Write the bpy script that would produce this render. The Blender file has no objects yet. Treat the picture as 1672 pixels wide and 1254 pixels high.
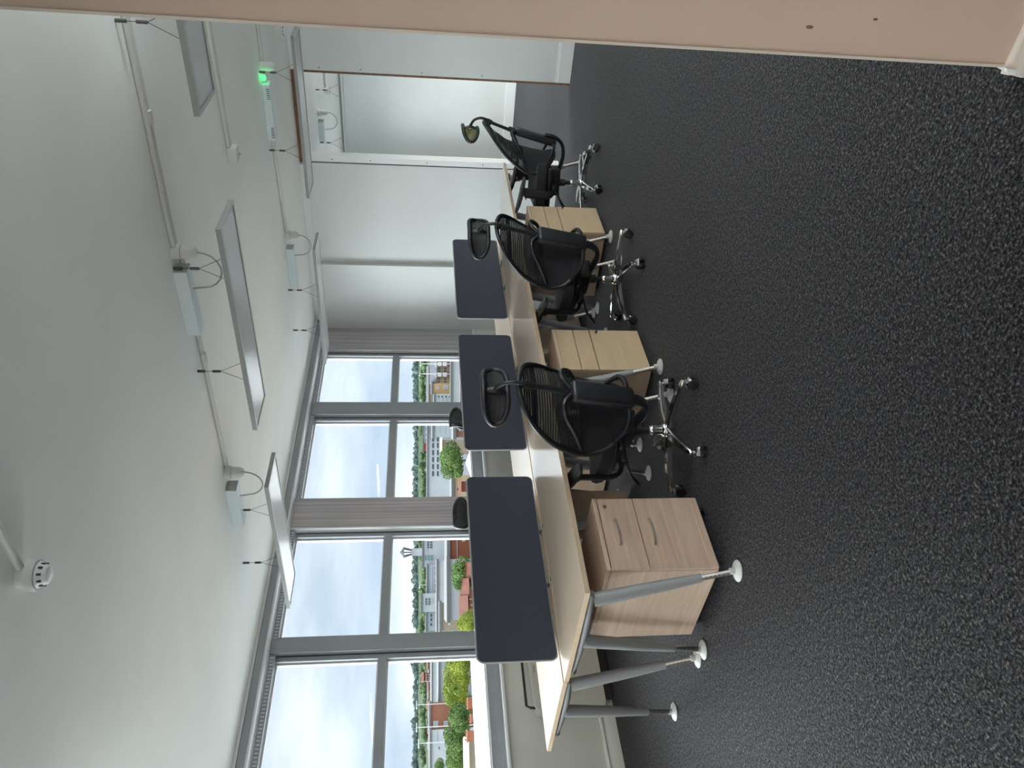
import bpy, bmesh, math, random
from mathutils import Vector, Matrix, noise
random.seed(7)
PI = math.pi
sc = bpy.context.scene
COL = sc.collection

# ------------------------------------------------------------------ camera (portrait phone shot, frame turned a quarter)
H = 1.495
FW = Vector((-0.6353031, 0.7631172, -0.11849942))
RT = Vector((0.76820185, 0.6401937, 0.00423472))
DN = Vector((0.07909417, -0.08834114, -0.99294509))
cam = bpy.data.cameras.new('camera')
cam.sensor_fit = 'HORIZONTAL'; cam.sensor_width = 36.0
cam.lens = 1245.125 / 1672 * 36
cam.clip_start = 0.05; cam.clip_end = 6000
co = bpy.data.objects.new('camera', cam)
m = Matrix.Identity(4)
for i, a in enumerate((DN, RT, -FW)):
    for k in range(3):
        m[k][i] = a[k]
m.translation = Vector((0, 0, H))
co.matrix_world = m
COL.objects.link(co); sc.camera = co

# ------------------------------------------------------------------ view, world, lights
sc.view_settings.view_transform = 'Standard'
try: sc.view_settings.look = 'None'
except Exception: pass
sc.view_settings.gamma = 1.0
sc.view_settings.use_curve_mapping = False
sc.view_settings.exposure = 0.07
SKY = 1.2
sc.cycles.use_denoising = True
sc.cycles.max_bounces = 10
sc.cycles.diffuse_bounces = 7
sc.cycles.transparent_max_bounces = 16
sc.cycles.sample_clamp_indirect = 8.0

def ramp(nt, stops):
    r = nt.nodes.new('ShaderNodeValToRGB')
    e = r.color_ramp.elements
    while len(e) < len(stops): e.new(0.5)
    for i, (p, c) in enumerate(stops):
        e[i].position = p
        e[i].color = (*c, 1) if len(c) == 3 else c
    return r

w = bpy.data.worlds.new('sky'); sc.world = w; w.use_nodes = True
nt = w.node_tree; L = nt.links
bg = nt.nodes['Background']
tc = nt.nodes.new('ShaderNodeTexCoord')
sep = nt.nodes.new('ShaderNodeSeparateXYZ'); L.new(tc.outputs['Generated'], sep.inputs[0])
r = ramp(nt, [(0.0, (.50, .56, .60)), (0.49, (.62, .70, .78)), (0.502, (.80, .87, .92)), (0.525, (.62, .73, .84)),
              (0.56, (.69, .77, .84)), (0.60, (.83, .88, .92)), (0.66, (1.1, 1.13, 1.14)), (0.78, (1.55, 1.6, 1.6)), (1.0, (2.3, 2.3, 2.25))])
mz = nt.nodes.new('ShaderNodeMath'); mz.operation = 'MULTIPLY_ADD'; mz.inputs[1].default_value = .5; mz.inputs[2].default_value = .5
L.new(sep.outputs['Z'], mz.inputs[0]); L.new(mz.outputs[0], r.inputs[0])
mp = nt.nodes.new('ShaderNodeMapping'); mp.inputs['Scale'].default_value = (1.1, 1.1, 4.6)
L.new(tc.outputs['Generated'], mp.inputs[0])
nz = nt.nodes.new('ShaderNodeTexNoise'); nz.inputs['Scale'].default_value = 2.6; nz.inputs['Detail'].default_value = 6; nz.inputs['Roughness'].default_value = .52
L.new(mp.outputs[0], nz.inputs['Vector'])
cr = ramp(nt, [(.38, (.74, .80, .88)), (.5, (.96, .97, 1.0)), (.62, (1.2, 1.17, 1.12))])
L.new(nz.outputs['Fac'], cr.inputs[0])
mx = nt.nodes.new('ShaderNodeMixRGB'); mx.blend_type = 'MULTIPLY'; mx.inputs[0].default_value = 1
L.new(r.outputs[0], mx.inputs[1]); L.new(cr.outputs[0], mx.inputs[2])
L.new(mx.outputs[0], bg.inputs['Color']); bg.inputs['Strength'].default_value = SKY

def area(name, loc, size, power, color, rot=(0, 0, 0), portal=False):
    d = bpy.data.lights.new(name, 'AREA'); d.shape = 'RECTANGLE'; d.size, d.size_y = size
    d.energy = power; d.color = color
    if portal: d.cycles.is_portal = True
    o = bpy.data.objects.new(name, d); o.location = loc; o.rotation_euler = rot; COL.objects.link(o)
    return o
# added unseen fill lights: behind the camera, right of it, in the room beyond
# (each shines down and up; warm behind, for indoor light on the near wall)
for lx, ly, dn, up in ((-4.3, .55, 8, 34), (-1.9, -.75, 8, 40), (1.5, -1.6, 26, 40), (1.25, 3.57, 26, 215), (1.25, 6.4, 40, 60), (-.9, 10.2, 190, 170)):
    warm = (1.0, .84, .72) if ly < 0 else (1.0, .97, .93)
    area('ceiling_luminaire', (lx, ly, 2.30), (1.3, .31), dn, warm)
    area('ceiling_luminaire_upward', (lx, ly, 2.34), (1.3, .31), up, (.95, 1.0, .99), (PI, 0, 0))
# added very soft, wide sun on the window side, lifting the indoor daylight
sd = bpy.data.lights.new('cloud_veiled_sun', 'SUN'); sd.energy = 14.0; sd.angle = math.radians(75); sd.color = (.93, .98, 1.0)
so = bpy.data.objects.new('cloud_veiled_sun', sd); so.rotation_euler = Vector((.80, .22, -.42)).to_track_quat('-Z', 'Y').to_euler(); COL.objects.link(so)
# daylight portals in the windows and in the added right wall openings
for yc, wd in ((6.8, 1.3), (5.62, 1.1), (4.15, 1.1), (2.75, 1.3), (1.3, 1.1), (0, 1.2), (-1.5, 1.2)):
    area('window_portal', (-5.70, yc, 1.78), (1.75, wd), 1, (1, 1, 1), (0, -PI/2, 0), True)
for yc in (-1.2, 1.6, 4.4, 7.0):
    area('window_portal', (3.19, yc, 1.72), (1.75, 2.2), 1, (1, 1, 1), (0, PI/2, 0), True)

# ------------------------------------------------------------------ materials
def mat(name, col, rough=.5, metal=0, spec=.5, coat=0, sheen=0, emit=None, trans=0):
    m = bpy.data.materials.new(name); m.use_nodes = True
    b = m.node_tree.nodes['Principled BSDF']
    b.inputs['Base Color'].default_value = (*col, 1)
    b.inputs['Roughness'].default_value = rough
    b.inputs['Metallic'].default_value = metal
    b.inputs['Specular IOR Level'].default_value = spec
    b.inputs['Coat Weight'].default_value = coat
    b.inputs['Sheen Weight'].default_value = sheen
    if emit:
        b.inputs['Emission Color'].default_value = (*emit[0], 1); b.inputs['Emission Strength'].default_value = emit[1]
    return m
def bsdf(m): return m.node_tree.nodes['Principled BSDF']
def coords(nt, kind='Object', scale=(1, 1, 1)):
    tc = nt.nodes.new('ShaderNodeTexCoord'); mp = nt.nodes.new('ShaderNodeMapping')
    mp.inputs['Scale'].default_value = scale
    nt.links.new(tc.outputs[kind], mp.inputs[0]); return mp.outputs[0]
def add_noise(m, scale, stops, stretch=(1, 1, 1), detail=4, rough=.55, bump=0, bdist=.001, kind='Object'):
    nt = m.node_tree; v = coords(nt, kind, stretch)
    n = nt.nodes.new('ShaderNodeTexNoise'); n.inputs['Scale'].default_value = scale
    n.inputs['Detail'].default_value = detail; n.inputs['Roughness'].default_value = rough
    nt.links.new(v, n.inputs['Vector'])
    if stops:
        r = ramp(nt, stops); nt.links.new(n.outputs['Fac'], r.inputs[0]); nt.links.new(r.outputs[0], bsdf(m).inputs['Base Color'])
    if bump:
        b = nt.nodes.new('ShaderNodeBump'); b.inputs['Strength'].default_value = bump; b.inputs['Distance'].default_value = bdist
        nt.links.new(n.outputs['Fac'], b.inputs['Height']); nt.links.new(b.outputs[0], bsdf(m).inputs['Normal'])
    return m
def paint(name, c, rough=.6, v=.03):
    m = mat(name, c, rough, spec=.3)
    lo = tuple(x*(1-v) for x in c); hi = tuple(min(1, x*(1+v)) for x in c)
    return add_noise(m, 1.3, [(.35, lo), (.65, hi)], bump=.05, bdist=.0006)
M = {}
M['ceiling'] = paint('ceiling_paint', (.82, .845, .82), .75)
M['wall'] = paint('wall_paint', (.66, .69, .685), .55)
M['wall_low'] = paint('spandrel_paint', (.70, .70, .655), .6)
M['near'] = paint('near_wall_paint', (.60, .46, .37), .6, .02)
M['trimwhite'] = mat('white_gloss', (.80, .83, .84), .3)
M['trimwarm'] = mat('cream_gloss', (.68, .60, .53), .32)
M['alu'] = add_noise(mat('grey_window_metal', (.29, .31, .33), .42, spec=.4), 3, [(.3, (.27, .29, .31)), (.7, (.31, .335, .355))])
M['alu_light'] = mat('pale_window_metal', (.66, .68, .70), .4)
M['alu_dark'] = mat('dark_gasket', (.03, .033, .04), .6)
M['column'] = mat('column_cladding', (.42, .40, .415), .55)
nt = M['column'].node_tree
v = coords(nt, 'Object', (1, 26, .25)); n = nt.nodes.new('ShaderNodeTexNoise'); n.inputs['Scale'].default_value = 2.2; n.inputs['Detail'].default_value = 5
nt.links.new(v, n.inputs['Vector']); rr = ramp(nt, [(.35, (.33, .31, .325)), (.65, (.50, .47, .485))]); nt.links.new(n.outputs['Fac'], rr.inputs[0])
nt.links.new(rr.outputs[0], bsdf(M['column']).inputs['Base Color'])
M['lintel'] = add_noise(mat('raw_timber', (.17, .085, .045), .8), 6, [(.3, (.10, .05, .028)), (.7, (.24, .125, .07))], (1, 8, 8))
M['gap'] = mat('dark_joint', (.035, .02, .015), .9)

c = mat('carpet', (.06, .06, .065), .60, spec=.24, sheen=.13)
nt = c.node_tree; b = bsdf(c)
v = coords(nt, 'Object', (1, 1, 1))
n1 = nt.nodes.new('ShaderNodeTexNoise'); n1.inputs['Scale'].default_value = 105; n1.inputs['Detail'].default_value = 2.5; n1.inputs['Roughness'].default_value = .7
v1 = nt.nodes.new('ShaderNodeTexVoronoi'); v1.inputs['Scale'].default_value = 210
nt.links.new(v, n1.inputs['Vector']); nt.links.new(v, v1.inputs['Vector'])
ra = ramp(nt, [(.38, (.002, .002, .003)), (.50, (.0045, .0045, .006)), (.58, (.015, .0145, .015)), (.68, (.07, .064, .058))])
nt.links.new(n1.outputs['Fac'], ra.inputs[0])
hs = nt.nodes.new('ShaderNodeMixRGB'); hs.blend_type = 'OVERLAY'; hs.inputs[0].default_value = .16
nt.links.new(ra.outputs[0], hs.inputs[1]); nt.links.new(v1.outputs['Color'], hs.inputs[2])
n2 = nt.nodes.new('ShaderNodeTexNoise'); n2.inputs['Scale'].default_value = 48; n2.inputs['Detail'].default_value = 5; n2.inputs['Roughness'].default_value = .75; nt.links.new(v, n2.inputs['Vector'])
rb = ramp(nt, [(.36, (.45, .45, .45)), (.64, (1.75, 1.72, 1.68))]); nt.links.new(n2.outputs['Fac'], rb.inputs[0])
ml = nt.nodes.new('ShaderNodeMixRGB'); ml.blend_type = 'MULTIPLY'; ml.inputs[0].default_value = 1
nt.links.new(hs.outputs[0], ml.inputs[1]); nt.links.new(rb.outputs[0], ml.inputs[2]); nt.links.new(ml.outputs[0], b.inputs['Base Color'])
bp = nt.nodes.new('ShaderNodeBump'); bp.inputs['Strength'].default_value = .8; bp.inputs['Distance'].default_value = .004
rs = ramp(nt, [(.42, (.01, .01, .01)), (.52, (.14, .14, .14)), (.64, (.55, .55, .55))]); av = nt.nodes.new('ShaderNodeMixRGB'); av.inputs[0].default_value = .42
nt.links.new(n1.outputs['Fac'], av.inputs[1]); nt.links.new(n2.outputs['Fac'], av.inputs[2]); nt.links.new(av.outputs[0], rs.inputs[0]); nt.links.new(rs.outputs[0], b.inputs['Specular IOR Level'])
nt.links.new(n1.outputs['Fac'], bp.inputs['Height']); nt.links.new(bp.outputs[0], b.inputs['Normal'])
b.inputs['Sheen Roughness'].default_value = .4; b.inputs['Sheen Tint'].default_value = (.85, .85, .95, 1)
M['carpet'] = c

def wood(name, lo, hi, stretch, rough=.42, scale=3.0, spec=.5):
    m = mat(name, hi, rough, spec=spec); nt = m.node_tree
    v = coords(nt, 'Object', stretch)
    n = nt.nodes.new('ShaderNodeTexNoise'); n.inputs['Scale'].default_value = scale; n.inputs['Detail'].default_value = 7; n.inputs['Roughness'].default_value = .62; n.inputs['Distortion'].default_value = .25
    nt.links.new(v, n.inputs['Vector'])
    r = ramp(nt, [(.30, lo), (.55, tuple((a+b)/2 for a, b in zip(lo, hi))), (.72, hi)]); nt.links.new(n.outputs['Fac'], r.inputs[0])
    nt.links.new(r.outputs[0], bsdf(m).inputs['Base Color'])
    return m
M['desk'] = wood('pale_maple_laminate', (.76, .60, .455), (.82, .67, .52), (10, .5, 10), .34, 2.2, 1.0)
bsdf(M['desk']).inputs['Coat Weight'].default_value = 1.0; bsdf(M['desk']).inputs['Coat Roughness'].default_value = .16; bsdf(M['desk']).inputs['Coat IOR'].default_value = 1.85
M['deskedge'] = wood('maple_edge_band', (.56, .42, .275), (.66, .52, .36), (6, .5, 6), .45)
M['oak'] = wood('grey_oak_laminate', (.45, .325, .24), (.66, .50, .39), (22, 1.1, 22), .42, 2.0)
M['oakv'] = wood('grey_oak_laminate_side', (.46, .335, .25), (.64, .50, .39), (1.1, 22, 22), .42, 2.0)
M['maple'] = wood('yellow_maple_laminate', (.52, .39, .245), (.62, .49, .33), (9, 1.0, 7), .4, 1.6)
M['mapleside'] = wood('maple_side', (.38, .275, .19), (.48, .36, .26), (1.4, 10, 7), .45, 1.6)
M['grey'] = mat('silver_grey_powder_coat', (.27, .28, .29), .45, metal=.15)
M['beam'] = mat('mid_grey_beam', (.17, .175, .18), .6)
M['greydark'] = mat('dark_end_cap', (.03, .03, .035), .45)
M['chrome'] = mat('chrome', (.75, .76, .78), .13, metal=1)
M['satin'] = mat('satin_steel', (.62, .61, .58), .3, metal=1)
M['disc'] = mat('pale_grey_glide', (.55, .57, .55), .4)
M['screen'] = add_noise(mat('charcoal_screen_cloth', (.036, .040, .058), .9, spec=.2, sheen=.1), 500, [(.4, (.029, .033, .049)), (.6, (.042, .047, .068))], bump=.2)
M['edge'] = mat('grey_screen_trim', (.32, .33, .35), .35)
M['plastic'] = mat('black_plastic', (.012, .013, .017), .42)
M['softblack'] = add_noise(mat('black_seat_fabric', (.011, .012, .016), .85, spec=.2, sheen=.15), 400, [(.4, (.009, .010, .013)), (.6, (.016, .017, .022))])
M['rubber'] = mat('black_rubber', (.01, .01, .012), .6)
def meshmat(name, col, dens, freq):
    m = bpy.data.materials.new(name); m.use_nodes = True; nt = m.node_tree
    b = bsdf(m); b.inputs['Base Color'].default_value = (*col, 1); b.inputs['Roughness'].default_value = .7
    t = nt.nodes.new('ShaderNodeBsdfTransparent'); mixn = nt.nodes.new('ShaderNodeMixShader')
    v = coords(nt, 'Object'); sp = nt.nodes.new('ShaderNodeSeparateXYZ'); nt.links.new(v, sp.inputs[0])
    a = nt.nodes.new('ShaderNodeMath'); a.operation = 'MULTIPLY'; a.inputs[1].default_value = freq; nt.links.new(sp.outputs['Z'], a.inputs[0])
    s = nt.nodes.new('ShaderNodeMath'); s.operation = 'SINE'; nt.links.new(a.outputs[0], s.inputs[0])
    g = nt.nodes.new('ShaderNodeMath'); g.operation = 'GREATER_THAN'; g.inputs[1].default_value = dens; nt.links.new(s.outputs[0], g.inputs[0])
    k = nt.nodes.new('ShaderNodeMath'); k.operation = 'MULTIPLY'; k.inputs[1].default_value = .42; nt.links.new(g.outputs[0], k.inputs[0])
    nt.links.new(k.outputs[0], mixn.inputs[0]); nt.links.new(b.outputs[0], mixn.inputs[1]); nt.links.new(t.outputs[0], mixn.inputs[2])
    nt.links.new(mixn.outputs[0], nt.nodes['Material Output'].inputs[0])
    return m
M['mesh'] = meshmat('black_back_mesh', (.012, .013, .016), .0, 430)
M['headmesh'] = meshmat('black_headrest_mesh', (.014, .015, .018), .72, 900)
M['olivemesh'] = meshmat('olive_headrest_mesh', (.115, .115, .03), .5, 900)
M['lamp_frame'] = mat('white_lamp_frame', (.62, .65, .65), .4)
M['lamp_side'] = mat('grey_lamp_edge', (.30, .315, .315), .5)
M['diffuser'] = mat('opal_diffuser', (.66, .71, .76), .25, spec=.6)
M['pvc'] = mat('white_pvc', (.60, .61, .58), .45)
M['pvcgrey'] = mat('grey_pvc', (.36, .37, .36), .5)
M['gearbox'] = mat('white_gear_box', (.66, .74, .75), .4)
M['wire'] = mat('dark_wire', (.09, .09, .085), .5, metal=.5)
M['green'] = mat('green_indicator', (.05, .6, .15), .4, emit=((.08, 1.0, .25), 1.6))
M['heater'] = mat('white_heater_enamel', (.62, .62, .57), .4)
M['dark'] = mat('black_enamel', (.02, .02, .023), .5)
g = bpy.data.materials.new('window_glass'); g.use_nodes = True; nt = g.node_tree
nt.nodes.remove(bsdf(g)); t = nt.nodes.new('ShaderNodeBsdfTransparent'); t.inputs[0].default_value = (.97, .985, .985, 1)
gl = nt.nodes.new('ShaderNodeBsdfGlossy'); gl.inputs['Roughness'].default_value = .02; ms = nt.nodes.new('ShaderNodeMixShader'); ms.inputs[0].default_value = .006
nt.links.new(t.outputs[0], ms.inputs[1]); nt.links.new(gl.outputs[0], ms.inputs[2]); nt.links.new(ms.outputs[0], nt.nodes['Material Output'].inputs[0])
M['glass'] = g

# ------------------------------------------------------------------ mesh helpers
class MB:
    def __init__(s): s.v = []; s.f = []
    def add(s, vs, fs, mtx=None):
        o = len(s.v)
        for p in vs: s.v.append(tuple(mtx @ Vector(p)) if mtx else tuple(p))
        for f in fs: s.f.append(tuple(i+o for i in f))
        return s
    def box(s, x0, x1, y0, y1, z0, z1, mtx=None):
        vs = [(x, y, z) for x in (x0, x1) for y in (y0, y1) for z in (z0, z1)]
        return s.add(vs, [(0, 1, 3, 2), (4, 6, 7, 5), (0, 4, 5, 1), (2, 3, 7, 6), (0, 2, 6, 4), (1, 5, 7, 3)], mtx)
    def rbox(s, x0, x1, y0, y1, z0, z1, r=.01, seg=2, mtx=None):
        bm = bmesh.new(); bmesh.ops.create_cube(bm, size=1)
        for v in bm.verts:
            v.co = Vector(((x0+x1)/2+v.co.x*(x1-x0), (y0+y1)/2+v.co.y*(y1-y0), (z0+z1)/2+v.co.z*(z1-z0)))
        bmesh.ops.bevel(bm, geom=bm.edges[:], offset=r, segments=seg, profile=.5, affect='EDGES')
        bm.verts.index_update()
        s.add([v.co[:] for v in bm.verts], [[v.index for v in f.verts] for f in bm.faces], mtx); bm.free(); return s
    def tube(s, pts, rad, n=10, flat=1.0, up=(0, 0, 1), cap=True, closed=False):
        P = [Vector(p) for p in pts]; K = len(P)
        if not hasattr(rad, '__len__'): rad = [rad]*K
        vs = []; prev = None
        for i, p in enumerate(P):
            if closed: t = P[(i+1) % K]-P[i-1]
            else: t = P[min(i+1, K-1)]-P[max(i-1, 0)]
            t.normalize()
            a = prev if prev is not None else Vector(up)
            a = a - t*a.dot(t)
            if a.length < 1e-4: a = Vector((1, 0, 0)) - t*t.x
            a.normalize(); prev = a; b = t.cross(a)
            for k in range(n):
                th = 2*PI*k/n
                vs.append(p + a*math.cos(th)*rad[i]*flat + b*math.sin(th)*rad[i])
        fs = []
        for i in range(K if closed else K-1):
            j = (i+1) % K
            for k in range(n):
                q = (k+1) % n; fs.append((i*n+k, i*n+q, j*n+q, j*n+k))
        if cap and not closed: fs += [tuple(range(n-1, -1, -1)), tuple(range((K-1)*n, K*n))]
        return s.add(vs, fs)
    def stube(s, pts, rad, n=10, k=4, **kw):   # tube along a Catmull-Rom curve
        P = [Vector(p) for p in pts]; K = len(P); Q = []; W = []
        for i in range(K-1):
            a, b, c, d = P[max(i-1, 0)], P[i], P[i+1], P[min(i+2, K-1)]
            for j in range(k):
                t = j/k
                Q.append(.5*((2*b)+(c-a)*t+(2*a-5*b+4*c-d)*t*t+(3*b-a-3*c+d)*t**3)); W.append(rad[i]+(rad[i+1]-rad[i])*t)
        Q.append(P[-1]); W.append(rad[-1])
        return s.tube(Q, W, n, **kw)
    def lathe(s, prof, n=20, mtx=None):
        vs = []; fs = []
        for (r, z) in prof:
            for k in range(n): vs.append((r*math.cos(2*PI*k/n), r*math.sin(2*PI*k/n), z))
        for i in range(len(prof)-1):
            for k in range(n):
                q = (k+1) % n; fs.append((i*n+k, i*n+q, (i+1)*n+q, (i+1)*n+k))
        fs += [tuple(range(n-1, -1, -1)), tuple(range((len(prof)-1)*n, len(prof)*n))]
        return s.add(vs, fs, mtx)
    def cyl(s, p0, p1, r0, r1=None, n=14):
        return s.tube([p0, p1], [r0, r0 if r1 is None else r1], n, up=(.31, .2, .9))
    def prism(s, poly, h0, h1, mtx=None):   # poly in xy, from h0 to h1 along z
        n = len(poly)
        vs = [(x, y, h0) for x, y in poly]+[(x, y, h1) for x, y in poly]
        fs = [tuple(range(n-1, -1, -1)), tuple(range(n, 2*n))]+[(i, (i+1) % n, n+(i+1) % n, n+i) for i in range(n)]
        return s.add(vs, fs, mtx)
    def shell(s, fn, nu, nv, th):           # thin solid sheet, fn(u,v)->(point, normal)
        A = []; B = []
        for i in range(nu+1):
            for j in range(nv+1):
                p, nrm = fn(i/nu, j/nv); A.append(Vector(p)+Vector(nrm)*th/2); B.append(Vector(p)-Vector(nrm)*th/2)
        N = len(A); w_ = nv+1; fs = []
        for i in range(nu):
            for j in range(nv):
                a = i*w_+j; fs.append((a, a+w_, a+w_+1, a+1)); fs.append((N+a, N+a+1, N+a+w_+1, N+a+w_))
        for i in range(nu):
            a = i*w_; fs.append((a, N+a, N+a+w_, a+w_)); a = i*w_+nv; fs.append((a, a+w_, N+a+w_, N+a))
        for j in range(nv):
            a = j; fs.append((a, a+1, N+a+1, N+a)); a = nu*w_+j; fs.append((a, N+a, N+a+1, a+1))
        return s.add(A+B, fs)
def mesh_of(name, mb, m, smooth=False):
    me = bpy.data.meshes.new(name); me.from_pydata([tuple(v) for v in mb.v], [], mb.f); me.update()
    ms_ = m if isinstance(m, (list, tuple)) else [m]
    for q in ms_: me.materials.append(q)
    bm = bmesh.new(); bm.from_mesh(me); bmesh.ops.recalc_face_normals(bm, faces=bm.faces[:]); bm.to_mesh(me); bm.free()
    if smooth:
        me.polygons.foreach_set('use_smooth', [True]*len(me.polygons))
        try: me.set_sharp_from_angle(angle=math.radians(42))
        except Exception: pass
    return me
def obj(name, mb, m, parent=None, smooth=False, label=None, loc=None):
    o = bpy.data.objects.new(name, mesh_of(name, mb, m, smooth)); COL.objects.link(o)
    if parent: o.parent = parent
    if label: o['label'] = label
    if loc: o.location = loc
    return o
def inst(name, me, parent, loc=(0, 0, 0), rot=(0, 0, 0)):
    o = bpy.data.objects.new(name, me); COL.objects.link(o); o.parent = parent; o.location = loc; o.rotation_euler = rot; return o
def tag(o, label, cat, group=None, kind=None):
    o['label'] = label; o['category'] = cat
    if group: o['group'] = group
    if kind: o['kind'] = kind
    return o
def thing(name, label, cat, loc=(0, 0, 0), rz=0, group=None):
    o = bpy.data.objects.new(name, None); COL.objects.link(o); o.location = loc; o.rotation_euler = (0, 0, rz)
    o.empty_display_size = .1
    return tag(o, label, cat, group)
def struct(name, mb, m, smooth=False, parent=None):
    o = obj(name, mb, m, parent, smooth)
    if not parent: o['kind'] = 'structure'
    return o
def kids(o): return [c for c in bpy.data.objects if c.parent == o]
def copy_tree(o, label, loc, rz):
    r = o.copy(); COL.objects.link(r); r.location = loc; r.rotation_euler = (0, 0, rz); r['label'] = label
    def rec(a, b):
        for ch in kids(a):
            c = ch.copy(); COL.objects.link(c); c.parent = b; rec(ch, c)
    rec(o, r); return r

# ------------------------------------------------------------------ room shell
CZ = 2.78; FY = 7.86; WX = -5.65; GX = -5.75
XR = 3.2; YB = -3.4
struct('floor', MB().box(-5.95, XR+.1, YB-.1, 12.5, -.12, 0), M['carpet'])
struct('ceiling', MB().box(-5.95, XR+.1, YB-.1, 12.5, CZ, CZ+.15), M['ceiling'])
struct('wall_left', MB().box(-5.95, WX, YB, 12.5, 0, .83), M['wall_low'])
# unseen right wall, with openings added to let in more daylight
wr = MB().box(XR, XR+.1, YB, 12.5, 0, .85).box(XR, XR+.1, YB, 12.5, 2.6, CZ)
for a, b_ in ((YB, -2.3), (-.1, .5), (2.7, 3.3), (5.5, 5.9), (8.1, 12.5)): wr.box(XR, XR+.1, a, b_, .85, 2.6)
struct('wall_right', wr, M['wall'])
struct('wall_back', MB().box(-5.95, XR, YB-.1, YB, 0, CZ), M['near'])
# far partition: piece by the windows, piece right of the opening, timber head over the opening
OL, OR_ = -3.50, -2.545
struct('wall_far', MB().box(-5.95, OL, FY, FY+.11, 0, CZ), M['wall'])
struct('wall_far_right', MB().box(OR_, XR, FY, FY+.11, 0, CZ), M['wall'])
struct('trim_1', MB().box(OL+.01, OR_-.005, FY-.004, FY+.12, 2.722, CZ-.001), M['lintel'])
struct('trim_2', MB().box(OR_-.02, OR_-.001, FY-.002, FY+.115, .0, CZ-.05), M['lintel'])
struct('trim_3', MB().box(OL+.014, OL+.075, FY+.0, FY+.118, 0, 2.734), M['trimwhite'])
struct('trim_4', MB().box(OL+.001, OL+.013, FY+.01, FY+.11, 0, 2.734), M['gap'])
struct('trim_5', MB().box(-4.845, -4.715, FY-.05, FY-.001, 0, 2.70), M['wall'])          # pilaster
struct('trim_6', MB().box(-5.50, OL-.01, FY-.025, FY-.001, 2.705, CZ-.001), M['wall'])   # cornice strip on the far wall
struct('baseboard_far', MB().box(OR_+.005, XR-.01, FY-.016, FY-.001, .001, .13).box(OR_+.005, XR-.01, FY-.010, FY-.001, .13, .15), M['trimwhite'])
struct('baseboard_far_left', MB().box(-5.60, OL-.02, FY-.016, FY-.001, .001, .13), M['trimwhite'])
# small screw heads along the cut edges of the partition
sh = MB()
for z in (.9, 1.5, 2.1, 2.5):
    sh.cyl((OR_+.03, FY-.004, z), (OR_+.03, FY-.0005, z), .006, n=8)
    sh.cyl((OL+.045, FY-.004, z-.06), (OL+.045, FY-.0005, z-.06), .006, n=8)
struct('trim_7', sh, M['greydark'])
# room beyond
struct('wall_beyond', MB().box(-5.95, XR, 12.40, 12.5, 0, CZ), M['wall'])
struct('baseboard_beyond', MB().box(-5.6, XR-.01, 12.383, 12.399, .001, .15), M['trimwhite'])
# near wall stub with its skirting
NX, NY = -.485, 1.785
struct('wall_near', MB().box(NX, XR-.001, NY, NY+.13, 0, CZ-.001), M['near'])
struct('trim_8', MB().box(NX-.0025, NX+.004, NY-.0022, NY+.012, .105, CZ-.002), M['trimwarm'])
prof = [(0, 0), (.016, 0), (.018, .06), (.016, .075), (.012, .085), (.012, .094), (.007, .103), (0, .106)]
def skirt(name, p0, p1, nrm, m, pr=prof):
    mb = MB(); d = Vector(p1)-Vector(p0); nn = Vector(nrm); vs = []; k = len(pr)
    for q in (Vector(p0), Vector(p1)):
        for (a, z) in pr: vs.append(q+nn*a+Vector((0, 0, z+.001)))
    fs = [(i, (i+1) % k, k+(i+1) % k, k+i) for i in range(k)]+[tuple(range(k)), tuple(range(2*k-1, k-1, -1))]
    mb.add(vs, fs); return struct(name, mb, m, True)
skirt('baseboard_near', (NX-.016, NY-.001, 0), (XR, NY-.001, 0), (0, -1, 0), M['trimwarm'])
skirt('baseboard_near_end', (NX-.001, NY-.016, 0), (NX-.001, NY+.15, 0), (-1, 0, 0), M['trimwhite'])
skirt('baseboard_left', (WX+.001, YB, 0), (WX+.001, FY-.03, 0), (1, 0, 0), M['wall_low'],
      [(0, 0), (.018, 0), (.019, .075), (.012, .085), (.012, .10), (.020, .108), (.014, .122), (0, .125)])
# scuff marks on the near wall
sm = MB()
for (x, z, a, b_) in ((-.425, .62, .004, .009), (-.33, .27, .007, .004), (-.40, .47, .003, .006), (-.23, .9, .003, .004)):
    sm.prism([(x+a*math.cos(t*PI/4), z+b_*math.sin(t*PI/4)) for t in range(8)], 0, .0006, Matrix(((1, 0, 0, 0), (0, 0, -1, NY-.0002), (0, 1, 0, 0), (0, 0, 0, 1))))
tag(obj('scuff_mark', sm, M['lintel']), 'small dark scuffs on the beige wall edge beside the camera', 'scuff', kind='stuff')

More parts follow.
